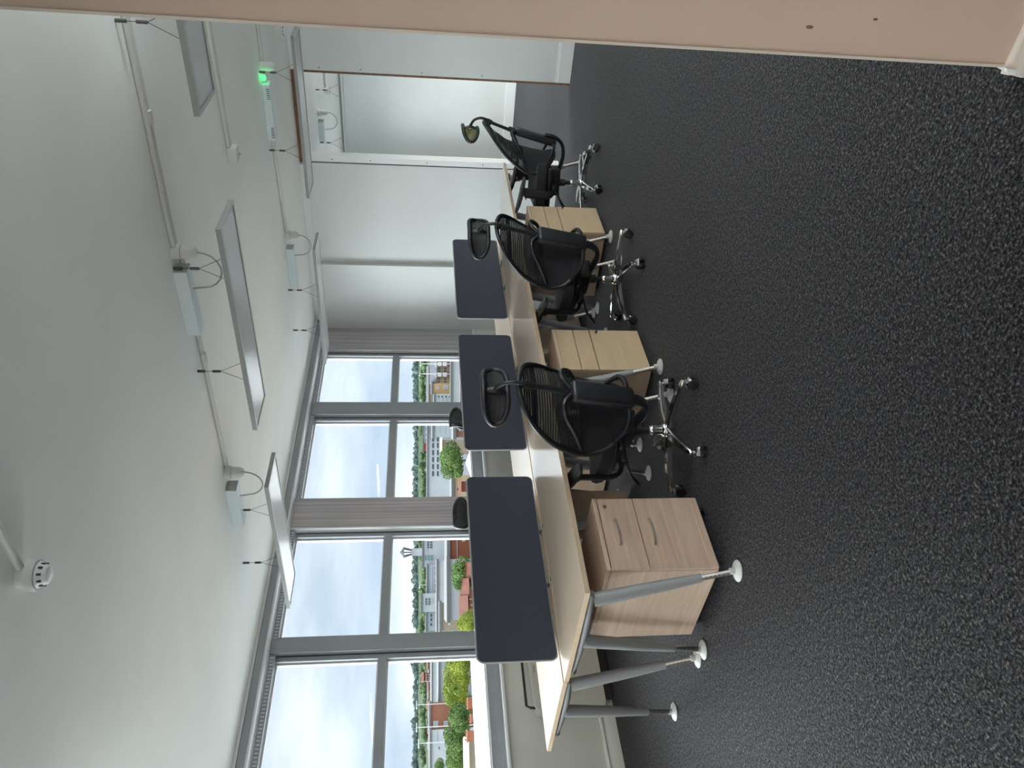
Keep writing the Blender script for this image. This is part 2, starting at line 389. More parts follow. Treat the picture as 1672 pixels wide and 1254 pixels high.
# ---- window wall
# solid zones (y0,y1) between the panes: pier, mullions, column
def win_trims():
    struct('wall_left_pier', MB().box(-5.79, WX, 7.415, FY-.002, .83, CZ-.001), M['column'])
    struct('wall_left_column', MB().box(-5.79, WX+.013, 4.69, 5.045, .83, CZ-.001), M['column'])
    struct('trim_9', MB().box(-5.785, WX+.014, 4.675, 4.689, .87, 2.69), M['alu_light'])  # pale sheet on the column's near side, its window light put into the colour
    struct('wall_left_rear_column', MB().box(-5.79, WX+.013, .55, .95, .83, CZ-.001), M['column'])
    struct('wall_left_head', MB().box(-5.95, -5.66, YB, FY, 2.70, CZ-.001), M['column'])
    struct('wall_left_rear', MB().box(-5.95, WX, YB, -2.3, .83, CZ-.001), M['wall'])
    struct('wall_left_beyond', MB().box(-5.95, WX, FY+.11, 9.0, .83, CZ-.001).box(-5.95, WX, 11.6, 12.4, .83, CZ-.001), M['wall'])
    # pelmet: boxed strip under the ceiling with a light lip
    struct('trim_10', MB().box(-5.659, -5.53, YB, FY-.001, 2.700, 2.755), M['alu'])
    struct('trim_11', MB().box(-5.659, -5.525, YB, FY-.001, 2.758, CZ-.001), M['alu_light'])
    struct('trim_12', MB().box(-5.659, -5.527, YB, FY-.001, 2.684, 2.699), M['alu_light'])
    # window board
    struct('trim_13', MB().rbox(-5.72, -5.615, YB, FY-.03, .832, .857, .006, 2), M['trimwhite'])
win_trims()
def mullion(n, y0, y1):
    o = struct('trim_%d' % n, MB().box(-5.782, WX+.003, y0, y1, .858, 2.683), M['alu'])
    return o
mullion(14, 6.262, 6.46); mullion(15, 3.425, 3.548); mullion(16, 2.02, 2.14); mullion(17, -.85, -.73)
def window(n, y0, y1, frames=True):
    z0, z1, zt = .858, 2.683, 1.80
    fr = MB(); x0, x1 = -5.775, -5.70
    fb = .048
    fr.box(x0, x1, y0, y1, z0, z0+.105); fr.box(x0, x1, y0, y1, 2.635, z1)
    fr.box(x0, x1, y0, y0+fb, z0+.105, 2.635); fr.box(x0, x1, y1-fb, y1, z0+.105, 2.635)
    fr.box(x0, x1, y0+fb, y1-fb, zt-.04, zt+.028)
    win = struct('window_%d' % n, fr, M['alu'])
    obj('gasket', MB().box(x0, x1+.002, y0+.001, y0+.009, z0+.11, 2.63).box(x0, x1+.002, y1-.009, y1-.001, z0+.11, 2.63).box(x0, x1+.002, y0+.01, y1-.01, 2.636, 2.641), M['alu_dark'], win)
    bead = MB()
    for a, b_ in ((z0+.105, zt-.04), (zt+.028, 2.635)):
        bead.box(-5.765, -5.735, y0+fb, y0+fb+.012, a, b_); bead.box(-5.765, -5.735, y1-fb-.012, y1-fb, a, b_)
        bead.box(-5.765, -5.735, y0+fb+.012, y1-fb-.012, a, a+.012); bead.box(-5.765, -5.735, y0+fb+.012, y1-fb-.012, b_-.012, b_)
    obj('glazing_bead', bead, M['alu_light'], win)
    obj('pane', MB().box(-5.755, -5.745, y0+fb+.001, y1-fb-.001, z0+.106, zt-.041), M['glass'], win)
    obj('pane', MB().box(-5.755, -5.745, y0+fb+.001, y1-fb-.001, zt+.029, 2.634), M['glass'], win)
    vent = MB(); k = int((y1-y0)/.03)
    vent.box(-5.70, -5.664, y0+.002, y1-.002, 2.636, 2.682)
    sl = MB()
    for i in range(k):
        y = y0+.015+i*.03
        sl.box(-5.6642, -5.6600, y, y+.010, 2.645, 2.672)
    obj('trickle_vent', vent, M['alu'], win)
    s_ = obj('vent_louvres', sl, M['alu_light'], win); s_['kind'] = 'stuff'
for i, (a, b_) in enumerate(((6.46, 7.413), (5.047, 6.262), (3.548, 4.673), (2.142, 3.425), (.952, 2.018), (-.728, .548), (-2.298, -.852))):
    window(i+1, a, b_)
window(8, 9.002, 11.598)

# ------------------------------------------------------------------ desks
DZ = .73
def edge_profile(L_, depth=.80):
    pts = [(0, 0), (L_, 0)]
    N = 26
    for i in range(N+1):
        y = L_-L_*i/N
        s_ = min(1, max(0, (min(y, L_-y)-.16)/.26)); s_ = s_*s_*(3-2*s_)
        pts.append((y, depth-.003-.042*s_))
    return pts
LEGP = {}
def leg(parent, x0, x1, y, m0=M['grey']):
    top = Vector((x0, y, .668)); bot = Vector((x1, y, .012)); d = bot-top
    p = lambda t: top+d*t
    o = obj('leg', MB().tube([p(0), p(.1), p(.5), p(.76)], [.034, .034, .029, .021], 16), M['grey'], parent, True)
    obj('inner_tube', MB().tube([p(.755), p(.97)], .0135, 12), M['satin'], o, True)
    hol = MB()
    for k in range(5):
        q = p(.785+.03*k); hol.cyl(q+Vector((.010, -.010, 0)), q+Vector((.0115, -.0115, 0)), .003, n=6)
    obj('adjustment_holes', hol, M['greydark'], o)
    obj('glide', MB().lathe([(.050, .001), (.052, .006), (.046, .012), (.018, .022), (.014, .045)], 24, Matrix.Translation((x1, y, 0))), M['disc'], o, True)
    return o
def desk(front, y0, L_, legs, label):
    sgn = 1
    xf = -2.985 if front else -4.612
    t = thing('desk', label, 'desk', ((-3.385 if front else -4.21), y0+L_/2, 0), 0, None)
    ox, oy = t.location.x, t.location.y
    dirx = -1 if front else 1
    poly = [(xf+dirx*d-ox, y0+y-oy) for (y, d) in edge_profile(L_-.002)]
    if not front: poly = poly[::-1]
    top = obj('desktop', MB().prism(poly, DZ-.0015, DZ), M['desk'], t)
    obj('desktop_core', MB().prism(poly, DZ-.025, DZ-.0016), M['deskedge'], t)
    for ly in legs:
        lf = [(-3.085, -2.885), (-3.44, -3.567)] if front else [(-3.90, -3.676), (-4.19, -4.262)]
        for (a, b_) in lf: leg(t, a-ox, b_-ox, ly-oy)
        xa, xb = (-3.03, -3.70) if front else (-3.85, -4.42)
        bp_ = [(xa-ox, ly-oy, .688), ((xa*.7+xb*.3)-ox, ly-oy, .680), ((xa*.3+xb*.7)-ox, ly-oy, .678), (xb-ox, ly-oy, .684)]
        obj('cross_beam', MB().stube(bp_, [.018, .030, .026, .018], 12, flat=.75), M['beam'], t, True)
        obj('beam_cap', MB().tube([(xb+.001-ox, ly-oy, .684), (xb-.03-ox, ly-oy, .684), (xb-.045-ox, ly-oy, .684)], [.017, .019, .014], 12), M['greydark'], t, True)
    mid = -3.50 if front else -4.1
    obj('rail', MB().box(mid-.02-ox, mid+.02-ox, legs[0]-oy, legs[-1]-oy, .66, .70), M['grey'], t)
    return t
T1 = 'pale maple desk, near left of the front row by the oak drawer unit'
DK = [desk(True, 2.06, 1.60, (2.092, 3.375), 'front row maple desk nearest the camera, above the oak drawer unit with bow handles'),
      desk(True, 3.66, 1.60, (3.642, 4.93), 'middle maple desk of the front row, between the two black chairs nearest the camera'),
      desk(True, 5.26, 1.605, (5.30, 6.72), 'farthest maple desk of the front row, ending by the opening in the far wall'),
      desk(False, 2.075, 1.585, (2.078+.03, 3.165), 'rear row maple desk on the window side, nearest the camera beside the white heater'),
      desk(False, 3.66, 1.60, (3.80, 4.95), 'middle maple desk of the window side row, behind the middle screen'),
      desk(False, 5.26, 1.605, (5.40, 6.70), 'farthest maple desk of the window side row, behind the farthest screen')]

# desk screens with clamp feet
def rrect(a0, a1, b0, b1, r, n=6):
    P = []
    for cx, cy, s in ((a1-r, b1-r, 0), (a0+r, b1-r, 1), (a0+r, b0+r, 2), (a1-r, b0+r, 3)):
        for i in range(n+1):
            t = (s+i/n)*PI/2; P.append((cx+r*math.cos(t), cy+r*math.sin(t)))
    return P
def screen(y0, y1, label):
    t = thing('desk_screen', label, 'screen', (-3.792, (y0+y1)/2, DZ), 0, 'charcoal screens between the desk rows')
    hw = (y1-y0)/2
    MT = Matrix(((0, 0, 1, 0), (1, 0, 0, 0), (0, 1, 0, 0), (0, 0, 0, 1)))
    obj('screen_panel', MB().prism(rrect(-hw+.004, hw-.004, .019, .453, .034), -.011, .011, MT), M['screen'], t)
    out = rrect(-hw, hw, .015, .457, .038)
    obj('screen_trim', MB().tube([(0, a, b_) for a, b_ in out], .0055, 8, closed=True), M['edge'], t, True)
    for ky in (-.20, .20):
        k = obj('clamp', MB().box(-.012, .012, ky-.012, ky+.012, .001, .016).box(.01, .075, ky-.006, ky+.006, .001, .006), M['greydark'], t)
        obj('clamp_hook', MB().tube([(.062, ky-.028, .004), (.074, ky-.028, .010), (.084, ky-.012, .010), (.078, ky, .010), (.055, ky, .008), (.02, ky, .008)], .0035, 8), M['satin'], k, True)
    return t
screen(2.195, 3.56, 'charcoal desk screen nearest the camera, largest of the three')
screen(3.825, 5.19, 'charcoal desk screen in the middle of the row, behind the nearest chair headrest')
screen(5.44, 6.805, 'charcoal desk screen farthest from the camera, by the white far wall')

# ------------------------------------------------------------------ pedestals
def ped_near():
    t = thing('drawer_pedestal', 'grey oak two-drawer pedestal with bow handles under the nearest desk', 'drawer unit', (-3.26, 2.40, 0), math.radians(-1.0), 'pedestals')
    X, Y = .30, .222
    obj('carcass', MB().box(-X, X-.021, -Y, Y, .046, .585), M['oakv'], t)
    obj('top_panel', MB().rbox(-X-.002, X+.001, -Y-.001, Y+.001, .586, .608, .002, 1), M['oak'], t)
    for (z0, z1, hz) in ((.395, .582, .515), (.048, .391, .338)):
        d = obj('drawer', MB().rbox(X-.02, X, -Y+.001, Y-.001, z0, z1, .0015, 1), M['oak'], t)
        hp = [(X, -.075, hz-.0), (X+.014, -.070, hz), (X+.026, -.04, hz), (X+.029, 0, hz), (X+.026, .04, hz), (X+.014, .070, hz), (X, .075, hz)]
        obj('bow_handle', MB().stube(hp, [.007, .0075, .008, .008, .008, .0075, .007], 10, flat=.6), M['satin'], d, True)
    lk = obj('lock', MB().lathe([(.011, 0), (.011, .003), (.006, .004)], 16, Matrix.Translation((X, .165, .552)) @ Matrix.Rotation(PI/2, 4, 'Y')), M['satin'], t, True)
    obj('key_slot', MB().box(X+.0035, X+.0048, .163, .167, .547, .557), M['greydark'], lk)
    for a in (-1, 1):
        for b_ in (-1, 1):
            obj('castor', MB().cyl((a*(X-.06), b_*(Y-.05)-.012, .022), (a*(X-.06), b_*(Y-.05)+.012, .022), .0215, n=14).box(a*(X-.06)-.012, a*(X-.06)+.012, b_*(Y-.05)-.01, b_*(Y-.05)+.01, .03, .046), M['rubber'], t)
    return t
ped_near()
def ped_maple(loc, label, rz=0, flip=False):
    t = thing('drawer_pedestal', label, 'drawer unit', loc, rz, 'maple pedestals')
    X, Y = .30, .215
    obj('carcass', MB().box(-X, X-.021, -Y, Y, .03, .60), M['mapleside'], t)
    obj('top_panel', MB().box(-X-.002, X-.001, -Y-.001, Y+.001, .601, .622), M['oak'], t)
    for (z0, z1) in ((.485, .598), (.372, .480), (.032, .366)):
        obj('drawer', MB().rbox(X-.02, X, -Y+.001, Y-.001, z0, z1, .0015, 1), M['maple'], t)
    lk = obj('lock', MB().lathe([(.009, 0), (.009, .003), (.005, .004)], 14, Matrix.Translation((X, Y-.035, .325)) @ Matrix.Rotation(PI/2, 4, 'Y')), M['satin'], t, True)
    obj('key', MB().box(X+.004, X+.02, Y-.037, Y-.033, .318, .332), M['greydark'], lk)
    for a in (-1, 1):
        for b_ in (-1, 1):
            obj('castor', MB().cyl((a*(X-.06), b_*(Y-.05)-.012, .015), (a*(X-.06), b_*(Y-.05)+.012, .015), .0145, n=12), M['rubber'], t)
    return t
ped_maple((-3.26, 3.915, 0), 'yellow maple pedestal without handles, between the nearest and the middle chair')
ped_maple((-3.20, 5.60, 0), 'yellow maple pedestal without handles, between the middle and the farthest chair')
ped_maple((-4.32, 3.42, 0), 'maple pedestal under the window side row, seen past the oak drawer unit', PI)
ped_maple((-4.32, 4.29, 0), 'maple pedestal under the window side row, behind the nearest chair', PI)
ped_maple((-4.32, 5.72, 0), 'maple pedestal under the window side row, behind the middle chair seat', PI)

# ------------------------------------------------------------------ chairs
def lerp(tab, z):
    if z <= tab[0][0]: return tab[0][1]
    for (a, p), (b_, q) in zip(tab, tab[1:]):
        if z <= b_:
            t = (z-a)/(b_-a); t = t*t*(3-2*t)*.5+t*.5; return p+(q-p)*t
    return tab[-1][1]
XC = [(.42, -.325), (.50, -.315), (.58, -.325), (.66, -.34), (.80, -.39), (.92, -.455), (1.0, -.53)]
XE = [(.42, -.29), (.50, -.21), (.58, -.175), (.66, -.19), (.80, -.285), (.92, -.41), (1.0, -.52)]
WW = [(.42, .12), (.46, .165), (.55, .212), (.70, .230), (.84, .220), (.94, .180), (1.0, .125)]
def back_pt(t, z):
    xc, xe, w_ = lerp(XC, z), lerp(XE, z), lerp(WW, z)
    return Vector((xc+(xe-xc)*abs(t)**2.2, t*w_, z))
def back_fn(z0, z1, inset=.97):
    def fn(u, v):
        t = (v*2-1)*inset; z = z0+(z1-z0)*u
        p = back_pt(t, z); e = 1e-3
        n_ = (back_pt(t+e, z)-p).cross(back_pt(t, z+e)-p); n_.normalize(); return p, n_
    return fn
def make_chair(label):
    t = thing('office_chair', label, 'chair', (0, 0, 0), 0, 'mesh office chairs')
    # seat cushion
    N = 22; vs = []; fs = []; K = 24
    def ring(z, sx, sy, dx):
        o_ = []
        for k in range(K):
            a = 2*PI*k/K; c_, s_ = math.cos(a), math.sin(a)
            x = math.copysign(abs(c_)**.45, c_)*sx+dx; y = math.copysign(abs(s_)**.45, s_)*sy
            fr = max(0, (x-.10)/.15)
            o_.append((x, y, z-.035*fr*fr+.012*(y/.25)**2))
        return o_
    rings = [ring(.452, .12, .14, .01), ring(.450, .205, .225, .02), ring(.465, .232, .25, .022), ring(.505, .240, .258, .024), ring(.530, .232, .25, .022), ring(.541, .20, .22, .015), ring(.538, .10, .12, .0)]
    for rg in rings: vs += rg
    for i in range(len(rings)-1):
        for k in range(K): fs.append((i*K+k, i*K+(k+1) % K, (i+1)*K+(k+1) % K, (i+1)*K+k))
    fs += [tuple(range(K-1, -1, -1)), tuple(range((len(rings)-1)*K, len(rings)*K))]
    obj('seat', MB().add(vs, fs), M['softblack'], t, True)
    obj('seat_pan', MB().rbox(-.17, .20, -.19, .19, .405, .449, .018, 3), M['plastic'], t, True)
    # mechanism
    me_ = obj('mechanism', MB().rbox(-.13, .10, -.075, .075, .315, .404, .018, 3).rbox(-.03, .05, -.20, .20, .365, .404, .012, 2), M['plastic'], t, True)
    for s_ in (-1, 1):
        obj('lever', MB().stube([(.02, s_*.10, .36), (.06, s_*.19, .345), (.11, s_*.235, .315), (.17, s_*.25, .27), (.205, s_*.25, .255)], [.012, .013, .022, .024, .010], 10, flat=.45), M['plastic'], me_, True)
    gl_ = obj('gas_lift', MB().cyl((0, 0, .20), (0, 0, .32), .018, n=18).cyl((0, 0, .26), (0, 0, .318), .030, n=18), M['plastic'], t, True)
    obj('lift_sleeve', MB().lathe([(.029, .14), (.029, .195), (.025, .199), (.024, .215)], 20), M['chrome'], gl_, True)
    # five star base
    bs = obj('base_hub', MB().lathe([(.030, .072), (.040, .078), (.041, .125), (.036, .137), (.030, .141)], 20), M['chrome'], t, True)
    arm = MB()
    sec = [(.032, .030, .122, .082), (.12, .027, .122, .086), (.22, .022, .112, .084), (.30, .018, .100, .080), (.338, .015, .094, .078), (.350, .007, .090, .080)]
    V_ = []
    for (x, hw, zt, zb) in sec:
        V_ += [(x, -hw, zb), (x, -hw, zt-.006), (x, -hw+.006, zt), (x, hw-.006, zt), (x, hw, zt-.006), (x, hw, zb)]
    F_ = [(i*6+k, i*6+(k+1) % 6, (i+1)*6+(k+1) % 6, (i+1)*6+k) for i in range(len(sec)-1) for k in range(6)]
    F_ += [(5, 4, 3, 2, 1, 0), tuple(range((len(sec)-1)*6, len(sec)*6))]
    arm.add(V_, F_); am = mesh_of('base_arm', arm, M['chrome'], True)
    inl = mesh_of('arm_inlay', MB().prism([(.06, -.017), (.30, -.0095), (.315, 0), (.30, .0095), (.06, .017)], 0, .0012, Matrix.Rotation(.085, 4, 'Y')), M['plastic'])
    cm = mesh_of('castor', MB().cyl((0, 0, .055), (0, 0, .084), .008, n=10).rbox(-.026, .030, -.010, .010, .034, .060, .008, 2), M['satin'], True)
    wm = mesh_of('wheel', MB().lathe([(.018, -.011), (.029, -.009), (.0305, 0), (.029, .009), (.018, .011)], 18, Matrix.Rotation(PI/2, 4, 'X')), M['rubber'], True)
    hm = mesh_of('wheel_hood', MB().tube([(.0335*math.cos(a), 0, .0335*math.sin(a)) for a in [PI*.15+PI*.7*i/8 for i in range(9)]], .0235, 8, flat=.12, up=(0, 0, 1)), M['chrome'], True)
    for k in range(5):
        a = 2*PI*k/5
        ar = inst('base_arm', am, t, (0, 0, 0), (0, 0, a))
        inst('arm_inlay', inl, ar, (0, 0, .1262))
        c_ = inst('castor', cm, t, (.335*math.cos(a), .335*math.sin(a), 0), (0, 0, a*1.7+.6))
        for s_ in (-1, 1): inst('wheel', wm, c_, (.008, s_*.021, .031))
        inst('wheel_hood', hm, c_, (.008, 0, .031))
    # back support
    obj('back_support', MB().stube([(-.02, 0, .345), (-.14, 0, .315), (-.25, 0, .30), (-.335, 0, .325), (-.385, 0, .39), (-.40, 0, .47)], [.034, .034, .032, .030, .030, .028], 12, flat=.5), M['plastic'], t, True)
    MTL = Matrix.Translation((-.43, 0, .575)) @ Matrix.Rotation(math.radians(-14), 4, 'Y')
    obj('lumbar_housing', MB().rbox(-.034, .026, -.056, .056, -.175, .175, .020, 3, MTL), M['plastic'], t, True)
    sp_ = obj('spine', MB().stube([(-.45, 0, .72), (-.485, 0, .81), (-.515, 0, .90), (-.545, 0, .985)], [.020, .017, .016, .018], 12, flat=.8), M['plastic'], t, True)
    for s_ in (-1, 1):
        e = back_pt(s_*.93, .66); e2 = back_pt(s_*.93, .50)
        obj('upper_yoke', MB().stube([(-.465, s_*.02, .745), (-.475, s_*.07, .785), (-.445, s_*.13, .775), (-.355, s_*.18, .72), tuple(e)], [.020, .019, .016, .014, .012], 10, flat=.8), M['plastic'], t, True)
        obj('lower_yoke', MB().stube([(-.385, s_*.03, .44), (-.385, s_*.09, .43), (-.34, s_*.16, .45), tuple(e2)], [.018, .016, .014, .012], 10, flat=.8), M['plastic'], t, True)
    # mesh back
    loop = [back_pt(1, .44+.54*i/14) for i in range(15)]
    topc = [back_pt(.85, .998), back_pt(.45, 1.008), back_pt(0, 1.012), back_pt(-.45, 1.008), back_pt(-.85, .998)]
    for q, dz in zip(topc, (0, .008, .012, .008, 0)): q.z += dz
    loop += topc+[back_pt(-1, .98-.54*i/14) for i in range(15)]+[back_pt(-.8, .418), back_pt(-.3, .408), back_pt(.3, .408), back_pt(.8, .418)]
    for _ in range(2): loop = [(loop[i-1]+loop[i]*2+loop[(i+1) % len(loop)])/4 for i in range(len(loop))]
    obj('back_frame', MB().tube(loop, .0155, 10, flat=.8, closed=True, up=(1, 0, 0)), M['plastic'], t, True)
    obj('back_mesh', MB().shell(back_fn(.68, .995), 12, 18, .0015), M['mesh'], t, True)
    obj('lumbar_pad', MB().shell(back_fn(.425, .685), 10, 18, .010), M['softblack'], t, True)
    obj('mesh_band', MB().shell(back_fn(.915, .94), 3, 16, .006), M['plastic'], t, True)
    # headrest
    def hp(a, k=1.0):
        y = .155*math.cos(a)*k; hz = (.060+.026*abs(math.cos(a))**1.5)*math.sin(a)*k
        return Vector((-.470+2.6*y*y-(8.0 if hz > 0 else 4.0)*hz*hz, y, 1.128+hz))
    hd = obj('headrest_frame', MB().tube([hp(2*PI*i/32) for i in range(32)], .0145, 10, closed=True, up=(1, 0, 0)), M['plastic'], t, True)
    def hfn(u, v):
        k = .02+.96*u; a = 2*PI*v; p = hp(a, k); return p, Vector((1, -5*p.y, .1)).normalized()
    obj('headrest_mesh', MB().shell(hfn, 5, 32, .002), M['headmesh'], hd, True)
    obj('headrest_bar', MB().stube([(-.478, -.002, 1.07), (-.492, 0, 1.125), (-.478, 0, 1.185)], [.014, .020, .012], 8, flat=.6), M['plastic'], hd, True)
    obj('neck', MB().stube([(-.540, 0, .965), (-.562, 0, 1.015), (-.565, 0, 1.055), (-.545, 0, 1.10), (-.495, 0, 1.13)], [.013, .012, .011, .011, .012], 10), M['plastic'], t, True)
    obj('neck_collar', MB().tube([(-.53, 0, .955), (-.548, 0, .995)], [.024, .022], 12), M['plastic'], t, True)
    # arms
    for s_ in (-1, 1):
        a_ = obj('armrest', MB().stube([(.03, s_*.14, .385), (.03, s_*.225, .395), (.035, s_*.262, .44), (.03, s_*.270, .53), (.02, s_*.270, .625), (.03, s_*.270, .655)], [.026, .032, .040, .042, .048, .066], 12, flat=.36, up=(0, 1, 0)), M['plastic'], t, True)
        pd = MB(); secs = [(-.115, .020, .650, .008), (-.10, .034, .652, .012), (-.03, .042, .662, .017), (.06, .045, .674, .018), (.13, .042, .688, .016), (.175, .034, .701, .012), (.19, .018, .706, .006)]
        V_ = []
        for (x, hw, zc, ht) in secs:
            for k in range(12):
                a = 2*PI*k/12; c_, q_ = math.cos(a), math.sin(a)
                V_.append((x, s_*.268+math.copysign(abs(c_)**.6, c_)*hw, zc+math.copysign(abs(q_)**.7, q_)*ht))
        F_ = [(i*12+k, i*12+(k+1) % 12, (i+1)*12+(k+1) % 12, (i+1)*12+k) for i in range(len(secs)-1) for k in range(12)]
        F_ += [tuple(range(11, -1, -1)), tuple(range((len(secs)-1)*12, len(secs)*12))]
        obj('arm_pad', MB().add(V_, F_), M['plastic'], a_, True)
    return t
def set_base(root, ang):
    for c_ in kids(root):
        if c_.name.split('.')[0] == 'base_arm': c_.rotation_euler.z += ang
        if c_.name.split('.')[0] == 'castor':
            x, y, z = c_.location; c_.location = (x*math.cos(ang)-y*math.sin(ang), x*math.sin(ang)+y*math.cos(ang), z)
chair = make_chair('black mesh office chair nearest the camera, pulled up to the maple desk')
CH = [(-2.885, 3.06, 158, 5, None), (-2.84, 4.59, 158, 32, 'black mesh office chair in the middle of the front row, before the farthest screen'),
      (-2.835, 6.15, 188, -2, 'black mesh office chair farthest from the camera with olive headrest mesh, by the far opening'),
      (-4.93, 4.52, -8, 20, 'black office chair on the window side, only its headrest top above the nearest screen'),
      (-4.95, 5.95, 8, 36, 'black office chair on the window side of the desks, headrest showing above the middle screen')]
proto_kids = None
roots = [chair]
for (x, y, fc, ba, lb) in CH[1:]:
    roots.append(copy_tree(chair, lb, (x, y, 0), math.radians(fc)))
chair.location = (CH[0][0], CH[0][1], 0); chair.rotation_euler = (0, 0, math.radians(CH[0][2]))
for r_, (x, y, fc, ba, lb) in zip(roots, CH): set_base(r_, math.radians(ba-fc))
BACKS = ('lumbar_housing', 'spine', 'upper_yoke', 'lower_yoke', 'back_frame', 'back_mesh', 'lumbar_pad', 'mesh_band', 'headrest_frame', 'neck', 'neck_collar')
for c_ in kids(roots[2]):        # its back is set lower and further forward
    if c_.name.split('.')[0] in BACKS: c_.location = (.055, 0, -.028)
for c_ in kids(roots[2]):
    if c_.name.startswith('headrest_frame'):
        for d_ in kids(c_):
            if d_.name.startswith('headrest_mesh'):
                d_.data = d_.data.copy(); d_.data.materials[0] = M['olivemesh']; d_['label'] = 'olive green translucent mesh'

# ------------------------------------------------------------------ heater under the window
ht = thing('panel_heater', 'white panel heater on the window wall, partly hidden by the near desk', 'heater', (-5.58, 3.3, 0), 0)
obj('heater_body', MB().prism(rrect(-.50, .50, .075, .63, .05), -.055, .055, Matrix(((0, 0, 1, 0), (1, 0, 0, 0), (0, 1, 0, 0), (0, 0, 0, 1)))), M['heater'], ht)
obj('top_grille', MB().tube([(.02, -.47, .58), (.025, -.47, .655), (.0, -.44, .685), (.0, .44, .685), (.02, .47, .655), (.02, .47, .58)], .010, 8), M['dark'], ht, True)
obj('base_plinth', MB().rbox(-.045, .05, -.40, .40, .002, .074, .008, 2), M['dark'], ht)
lt = MB()
for i in range(5): lt.box(.0555, .0565, -.20+i*.014, -.192+i*.014, .60, .607)
obj('control_marks', lt, M['dark'], ht)

# ------------------------------------------------------------------ suspended LED panels
LZ = 2.46
def lamp(xc, yc, label, gear=1, hang=(-.35, .35), half=.665, gy=0.0, em=False):
    t = thing('pendant_panel_lamp', label, 'lamp', (xc, yc, LZ), 0, 'suspended flat panel lamps')
    hy = .158
    obj('frame', MB().box(-half, half, -hy, -hy+.014, 0, .026).box(-half, half, hy-.014, hy, 0, .026).box(-half, -half+.014, -hy+.014, hy-.014, 0, .026).box(half-.014, half, -hy+.014, hy-.014, 0, .026), M['lamp_side'], t)
    obj('frame_lip', MB().box(-half, half, -hy, -hy+.016, -.0012, -.0002).box(-half, half, hy-.016, hy, -.0012, -.0002).box(-half, -half+.016, -hy+.016, hy-.016, -.0012, -.0002).box(half-.016, half, -hy+.016, hy-.016, -.0012, -.0002), M['lamp_frame'], t)
    obj('diffuser', MB().box(-half+.0145, half-.0145, -hy+.0145, hy-.0145, .003, .016), M['diffuser'], t)
    for hx in hang:
        h = obj('ceiling_grip', MB().cyl((hx, 0, CZ-LZ-.001), (hx, 0, CZ-LZ-.045), .0085, n=12), M['wire'], t, True)
        obj('wire_grip', MB().cyl((hx, 0, .235), (hx, 0, .19), .008, n=12), M['wire'], h, True)
        wi = MB().cyl((hx, 0, CZ-LZ-.04), (hx, 0, .23), .0018, n=6)
        for sx, sy in ((-.085, 0), (.085, 0)):
            wi.tube([(hx, 0, .19), (hx+sx*.92, sy, .035), (hx+sx, sy, .027)], .0016, 6)
        obj('suspension_wire', wi, M['wire'], h)
    return t
LA = [(-2.545, 3.575, 'flat white panel lamp hanging at the centre of the ceiling, long and seen from below', (.345, -.345)),
      (-4.385, 3.585, 'flat white panel lamp hanging before the windows, nearest the window wall on the camera side', (-.31, .27)),
      (-4.29, 6.42, 'flat white panel lamp hanging in the far corner by the last window', (-.36, .12)),
      (-2.435, 6.38, 'flat white panel lamp hanging in front of the timber headed opening', (-.31, .335)),
      (-.665, 3.575, 'flat white panel lamp cut off by the beige wall edge', (-.33, .3))]
for (x, y, lb, hg) in LA: lamp(x, y, lb, hang=hg)
lamp(-3.65, 9.55, 'flat white panel lamp in the room beyond the opening', hang=(-.33, .33), half=.60)

def gear(x0, x1, y, cx, label, jb=True):
    t = thing('lamp_driver', label, 'driver box', ((x0+x1)/2, y, CZ), 0, 'ceiling driver boxes')
    X = (x1-x0)/2
    obj('driver_box', MB().box(-X, X, -.048, .048, -.068, -.0005), M['gearbox'], t)
    obj('end_plate', MB().box(X+.0003, X+.003, -.046, .046, -.066, -.002), M['pvcgrey'], t)
    pts = [(cx-(x0+x1)/2, .02, -.125)]
    for i in range(1, 9):
        a = PI*i/9; pts.append((cx-(x0+x1)/2-.105*(1-math.cos(a)), .02-.01*i/9, -.125-.105*math.sin(a)))
    pts.append((cx-(x0+x1)/2-.21, .0, -.069))
    obj('flex', MB().tube(pts, .0048, 8), M['pvcgrey'], t, True)
    j = thing('ceiling_rose', label.replace('driver box', 'round plug-in ceiling rose beside the driver'), 'junction box', (cx, y+.02, CZ), 0, 'round ceiling roses')
    obj('rose_base', MB().lathe([(.042, -.045), (.042, -.0005)], 20), M['pvc'], j, True)
    obj('rose_plug', MB().lathe([(.010, -.125), (.024, -.118), (.036, -.092), (.036, -.047)], 18), M['pvc'], j, True)
    return t
gear(-2.62, -2.215, 3.60, -2.13, 'white driver box above the central panel lamp')
gear(-4.27, -3.91, 3.62, -3.80, 'white driver box above the window side panel lamp')
gear(-4.25, -3.80, 6.60, -3.68, 'white driver box above the far corner panel lamp')
gear(-3.95, -3.70, 9.55, -3.60, 'white driver box above the lamp in the room beyond')
